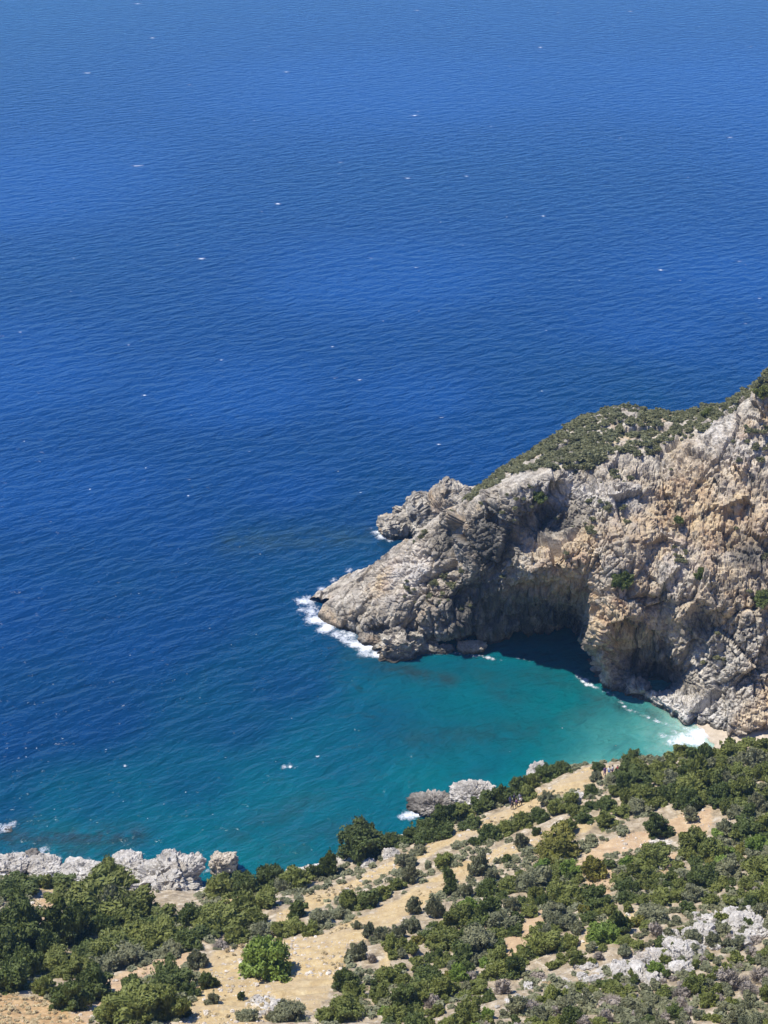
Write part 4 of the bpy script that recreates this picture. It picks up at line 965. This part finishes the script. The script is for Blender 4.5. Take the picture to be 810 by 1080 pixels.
for s_, x, y, h_, k_ in rest:
    V_, F_ = SM[rg.integers(3)]; hr = max(0.56*s_, 2*math.sqrt(max((h_/2)**2-(0.30*s_)**2, 0))/0.77)
    c = on_ground(x, y+0.30*hr); q_ = to_px(c)[2]/FPX; a_ = rg.uniform(0, 6.28); ca, sa = math.cos(a_), math.sin(a_)
    Q = V_*np.array([s_*q_*.455, s_*q_*.455, hr*q_]); Q = np.stack([Q[:, 0]*ca-Q[:, 1]*sa, Q[:, 0]*sa+Q[:, 1]*ca, Q[:, 2]-0.08*hr*q_], 1)+c
    Vs.append(Q); Fs.append(F_+b_); b_ += len(Q); Mi.append(np.full(len(F_), KS.index(k_)))
# the same scrub goes on beyond the frame on both sides
for _ in range(420):
    x, y = (rg.uniform(822, 1050), rg.uniform(790, 1110)) if rg.random() < .55 else (rg.uniform(-170, -14), rg.uniform(925, 1110)) if rg.random() < .6 else (rg.uniform(-20, 830), rg.uniform(1098, 1230))
    if fbm(np.array([[x/40, y/40, 3.0]]), 2, 5)[0] < -0.12: continue
    s_ = rg.uniform(16, 36); h_ = s_*.75; k_ = KS[rg.integers(3)]
    V_, F_ = SM[rg.integers(3)]; hr = .6*s_; c = on_ground(x, y); q_ = to_px(c)[2]/FPX
    Vs.append(V_*np.array([s_*q_*.46, s_*q_*.46, hr*q_])+c); Fs.append(F_+b_); b_ += len(V_); Mi.append(np.full(len(F_), KS.index(k_)))
if Vs:
    o = link('scrub_thicket', mesh_np('scrub_thicket', np.concatenate(Vs), np.concatenate(Fs), [LEAF[k_] for k_ in KS], smooth=False, mi=np.concatenate(Mi)))
    tag(o, 'smaller shrubs filling the gaps of the thickets on the slope', 'scrub', kind='stuff')
print('filled', n1, n2, n3, n4, len(PLACED), len(rest))

# -- low scrub on the ground, too small and dense to count
TU = [crown(400+i, 60, 0.30, 3, 0.8, 0.35, core=False, spiky=0.3) for i in range(4)]
def scatter(name, pts, sizes, mat, label, cat, seed):
    rg = np.random.default_rng(seed); Vs, Fs, b_ = [], [], 0
    for c_, s_ in zip(pts, sizes):
        V_, F_ = TU[rg.integers(4)]; a_ = rg.uniform(0, 6.28); ca, sa = math.cos(a_), math.sin(a_)
        Q = V_*np.array([s_, s_, s_*rg.uniform(.7, 1.1)]); Q = np.stack([Q[:, 0]*ca-Q[:, 1]*sa, Q[:, 0]*sa+Q[:, 1]*ca, Q[:, 2]], 1)+c_
        Vs.append(Q); Fs.append(F_+b_); b_ += len(Q)
    o_ = link(name, mesh_np(name, np.concatenate(Vs), np.concatenate(Fs), [mat], smooth=False))
    tag(o_, label, cat, kind='stuff'); return o_
cand = np.where(hard & (GV[:, 2] > 3.0) & (ppx > -20) & (ppx < 830) & (ppy < 1095))[0]
rsel = rng.choice(cand, 15000, replace=False)
dn = fbm(GV[rsel]*[1/6, 1/6, 0], 3, 90)
keepg = (sandv[rsel] < 0.5) & (mound[rsel] < .5) & (dn > -0.05)
a_ = rsel[keepg]; scatter('ground_scrub', GV[a_][:2600], rng.uniform(0.25, 0.75, 2600), LEAF['olive'], 'low grey green ground scrub covering the soil between the shrubs', 'ground scrub', 1)
keepg = ((sandv[rsel] > 0.5) & (dn > 0.18) & (rng.random(len(rsel)) < .35)) | ((mound[rsel] > .5)) | ((rub[rsel] > .3) & (dn > 0.1))
m, t, p = new_mat('straw_grass'); g = N(t, 'ShaderNodeNewGeometry')
t.links.new(mixc(t, g.outputs['Random Per Island'], (0.30, 0.22, 0.10), (0.56, 0.45, 0.25)), p.inputs['Base Color']); p.inputs['Roughness'].default_value = .8
b_ = rsel[keepg]; nb_ = min(1400, len(b_)); scatter('dry_grass', GV[b_][:nb_], rng.uniform(0.12, 0.34, nb_), m, 'short straw coloured dry grass on the bare slopes', 'dry grass', 2)
# loose stones on the paths
D, Fs = sphere_np(7, 5); Vs, Ff, off = [], [], 0
cs = rng.choice(cand, 26000, replace=False); cs = cs[((sandv[cs] > .5) & (fbm(GV[cs]*[1/5, 1/5, 0], 3, 96) > 0.12)) | (rub[cs] > .3)][:7000]
for c_ in GV[cs]:
    s_ = 0.05+0.28*rng.random()**6
    Vs.append(D*rng.uniform(.6, 1.2, (len(D), 1))*s_*np.array([1.2, 1, .8])+c_); Ff.append(Fs+off); off += len(D)
m, t, p = new_mat('loose_stone'); g = N(t, 'ShaderNodeNewGeometry')
t.links.new(mixc(t, g.outputs['Random Per Island'], (0.34, 0.28, 0.20), (0.60, 0.54, 0.44)), p.inputs['Base Color']); p.inputs['Roughness'].default_value = .95
o = link('loose_stones', mesh_np('loose_stones', np.concatenate(Vs), np.concatenate(Ff), [m], smooth=False)); tag(o, 'small loose stones strewn over the bare paths and slopes', 'loose stones', kind='stuff')

# -- scrub on the headland
HVg = HV.reshape(NU, NV, 3); hn = normals(HVg); hn = -hn if hn[NU//2, NV//3, 1] > 0 else hn
hnz = hn.reshape(-1, 3)[:, 2]
hpx, hpy, _ = to_px(HV)
colu = np.repeat(ucol, NV)
RIM = np.interp(hpx, [425, 470, 500, 540, 580, 620, 660, 700, 735, 762, 785, 812], [560, 545, 524, 508, 502, 498, 491, 482, 466, 445, 428, 412])
m_top = (rowi > 8.0) & (rowi < 11.6) & (hpy < RIM-2+16*fbm(HV/6, 3, 95)) & (hpx > 492) & (hpx < 830) & (HV[:, 2] > 12)
i_top = np.where(m_top)[0]
sel = rng.choice(i_top, min(5200, len(i_top)), replace=False)
dn = fbm(HV[sel]/7, 3, 92)
sel = sel[(dn > -0.27+0.25*np.clip(1-(RIM[sel]-hpy[sel])/14, 0, 1)) & (rng.random(len(sel)) < 0.9)]
TU2 = TU; TU = [crown(420+i, 170, 0.17, 5, 0.8, 0.5, core=True, spiky=0.2) for i in range(4)]
scatter('headland_scrub', HV[sel], 0.32+0.75*rng.random(len(sel))**1.8, LEAF['head'], 'continuous olive green scrub covering the top of the headland', 'scrub', 3)
i_f = np.where((rowi > 3) & (rowi < 8.6) & (hnz > 0.45) & (HV[:, 2] > 8) & (hpx > 425) & (hpx < 830))[0]
dn = fbm(HV[i_f]/6, 3, 93); i_f = i_f[dn > 0.14]
sel = rng.choice(i_f, min(150, len(i_f)), replace=False)
scatter('cliff_scrub', HV[sel], rng.uniform(0.3, 0.8, len(sel)), LEAF['head'], 'sparse tufts of scrub clinging to ledges of the cliff', 'scrub', 4)
def on_head(px, py):
    mk = (np.abs(hpx-px) < 4) & (np.abs(hpy-py) < 4); i_ = np.where(mk)[0]
    return HV[i_[np.argmin(HV[i_, 1])]]
for (x, y, w_, h_, lab) in [(661, 607, 26, 20, 'dark shrub clinging to the cliff face above the buttress'), (736, 602, 18, 14, 'dark shrub on a ledge in the middle of the right cliff'), (566, 522, 18, 14, 'dark shrub just under the rim of the headland'), (800, 628, 22, 18, 'dark shrub on the cliff at the right edge of the picture'),
                            (802, 410, 20, 14, 'dark shrub at the top right corner of the headland'), (742, 432, 14, 12, 'dark shrub on the high rim of the headland below its top'), (714, 548, 14, 10, 'small dark shrub on the upper right cliff')]:
    plant(x, y, w_, h_, 'dark' if y > 500 else 'green', lab, None, 'cliff_shrub', 'shrub', base=on_head(x, y+h_*0.3), parts=False)

# ------------------------------------------------------------------ people
def cloth(name, c, rough=0.8):
    m_, t_, p_ = new_mat(name); g_ = N(t_, 'ShaderNodeNewGeometry')
    t_.links.new(mixc(t_, noise_n(t_, g_.outputs['Position'], 9, 3), tuple(x*0.8 for x in c), tuple(min(1, x*1.15) for x in c)), p_.inputs['Base Color']); p_.inputs['Roughness'].default_value = rough
    return m_
M_SKIN = cloth('skin', (0.50, 0.30, 0.20), 0.55); M_HAIR = cloth('hair', (0.03, 0.02, 0.015))
CL = {'black': cloth('black_cloth', (0.02, 0.02, 0.024)), 'navy': cloth('navy_cloth', (0.03, 0.035, 0.09)), 'white': cloth('white_cloth', (0.75, 0.75, 0.74)), 'violet': cloth('violet_cloth', (0.20, 0.11, 0.30)), 'grey': cloth('grey_cloth', (0.25, 0.25, 0.27)), 'blue': cloth('blue_cloth', (0.08, 0.14, 0.36)), 'red': cloth('red_cloth', (0.35, 0.05, 0.06))}
DG = None
def skin_obj(name, verts, edges, rad, mat, parent, sub=2):
    me = bpy.data.meshes.new(name); me.from_pydata(verts, edges, []); o_ = bpy.data.objects.new(name, me); COL.objects.link(o_)
    sk = o_.modifiers.new('skin', 'SKIN'); sk.use_smooth_shade = True
    if not me.skin_vertices: me.skin_vertices.new()
    for i, r_ in enumerate(rad):
        me.skin_vertices[0].data[i].radius = (r_, r_) if not isinstance(r_, tuple) else r_
        me.skin_vertices[0].data[i].use_root = (i == 0)
    sb = o_.modifiers.new('sub', 'SUBSURF'); sb.levels = sub; sb.render_levels = sub
    dg = bpy.context.evaluated_depsgraph_get(); me2 = bpy.data.meshes.new_from_object(o_.evaluated_get(dg))
    o_.modifiers.clear(); o_.data = me2; me2.name = name; bpy.data.meshes.remove(me)
    me2.materials.clear(); me2.materials.append(mat); o_.parent = parent
    return o_
def person(loc, rz, shirt, pants, label, group, stride=0.12, arm=0.1, shorts=False, scale=1.0):
    """standing or walking figure 1.72 m tall, facing -Y before turning"""
    root = bpy.data.objects.new('person', None); COL.objects.link(root); root.location = loc; root.rotation_euler.z = rz; root.scale = (scale,)*3
    s_ = stride
    v_ = [(0, 0, .92), (0, 0, 1.10), (0, 0, 1.30), (0, -.01, 1.44), (0, -.02, 1.52), (0, -.03, 1.60), (0, -.025, 1.69),
          (.17, 0, 1.40), (.22, .02+arm, 1.14), (.22, -.06+arm*1.5, .92), (.22, -.10+arm*1.5, .83), (-.17, 0, 1.40), (-.22, .02-arm, 1.14), (-.22, -.10-arm, .93), (-.22, -.15-arm, .85),
          (.09, 0, .88), (.10, -s_*.6, .50), (.10, -s_*.9, .09), (.10, -s_*.9-.13, .04), (-.09, 0, .88), (-.10, s_*.4, .50), (-.10, s_*1.2, .10), (-.10, s_*1.2-.13, .04)]
    e_ = [(0, 1), (1, 2), (2, 3), (3, 4), (4, 5), (5, 6), (2, 7), (7, 8), (8, 9), (9, 10), (2, 11), (11, 12), (12, 13), (13, 14), (0, 15), (15, 16), (16, 17), (17, 18), (0, 19), (19, 20), (20, 21), (21, 22)]
    r_ = [.13, .12, .14, .07, .06, .10, .08, .065, .045, .036, .035, .065, .045, .036, .035, .09, .06, .042, .035, .09, .06, .042, .035]
    b_ = skin_obj('body', v_, e_, r_, M_SKIN, root)
    ti = [0, 1, 2, 3, 7, 8, 11, 12]; mp = {a: i for i, a in enumerate(ti)}
    skin_obj('shirt', [v_[i] for i in ti], [(mp[a], mp[c]) for a, c in e_ if a in mp and c in mp], [r_[i]*1.22+.012 for i in ti], shirt, root)
    pi = [0, 15, 16, 19, 20] if shorts else [0, 15, 16, 17, 19, 20, 21]; mp = {a: i for i, a in enumerate(pi)}
    skin_obj('shorts' if shorts else 'trousers', [v_[i] for i in pi], [(mp[a], mp[c]) for a, c in e_ if a in mp and c in mp], [r_[i]*1.18+.014 for i in pi], pants, root)
    skin_obj('hair', [(0, .0, 1.66), (0, .015, 1.72), (0, .05, 1.62)], [(0, 1), (0, 2)], [.105, .085, .085], M_HAIR, root)
    tag(root, label, 'person', group); return root
G1, G2 = 'people in the walking party on the upper path', 'people at the top end of the sandy path'
for (x, y, rz, sh_, pa_, lab, st_) in [
        (540, 850, 0.6, 'black', 'black', 'person in all dark clothing at the lower left of the walking party', .16),
        (544.5, 848, 0.8, 'violet', 'black', 'person in a violet top and dark trousers amid the walking party', .10),
        (549, 846, 0.3, 'white', 'black', 'person in a white top and dark trousers at the right of the walking party', .18),
        (538, 845.5, 2.2, 'navy', 'navy', 'person in navy clothing by the hedge at the left of the walking party', .08),
        (542, 843, 1.4, 'navy', 'black', 'person in a navy top and black trousers farthest up in the walking party', .12),
        (548, 842.5, 2.6, 'grey', 'navy', 'person in a grey top standing at the upper right of the walking party', .10)]:
    person(on_ground(x, y+3.5), rz, CL[sh_], CL[pa_], lab, G1, st_, rng.uniform(.02, .12))
person(on_ground(637.5, 818), 0.4, CL['violet'], CL['violet'], 'person in violet clothes beside the dark flat shrub on the sand', G2, .08)
person(on_ground(642, 818), -0.5, CL['white'], CL['blue'], 'person in a white top and blue shorts on the sand', G2, .10, shorts=True)
person(on_ground(645.5, 816.5), 1.2, CL['white'], CL['violet'], 'person in a white top and violet shorts on the sand', G2, .10, shorts=True)
person(on_ground(651, 817), 2.2, CL['red'], CL['black'], 'person in a dark red top near the big thicket on the sand', G2, .10)
# a swimmer in the cove: head, shoulders and arms at the surface
c = at_z(649, 786, 0)
root = bpy.data.objects.new('person', None); COL.objects.link(root); root.location = (c[0], c[1], -0.15); root.rotation_euler.z = 0.7
skin_obj('body', [(0, 0, .02), (0, .25, -.02), (0, .55, -.10), (0, -.12, .10), (0, -.2, .20), (.2, -.02, .03), (.45, -.25, .06), (.62, -.5, .02), (-.2, -.02, .03), (-.45, .1, .10), (-.7, -.05, .05), (.1, .95, -.08), (-.1, .95, -.08)],
         [(0, 1), (1, 2), (0, 3), (3, 4), (0, 5), (5, 6), (6, 7), (0, 8), (8, 9), (9, 10), (2, 11), (2, 12)], [.15, .14, .12, .06, .10, .07, .05, .04, .07, .05, .04, .06, .06], M_SKIN, root)
skin_obj('hair', [(0, -.18, .24), (0, -.13, .28)], [(0, 1)], [.11, .09], M_HAIR, root)
tag(root, 'swimmer with dark hair in the turquoise water off the beach', 'person')
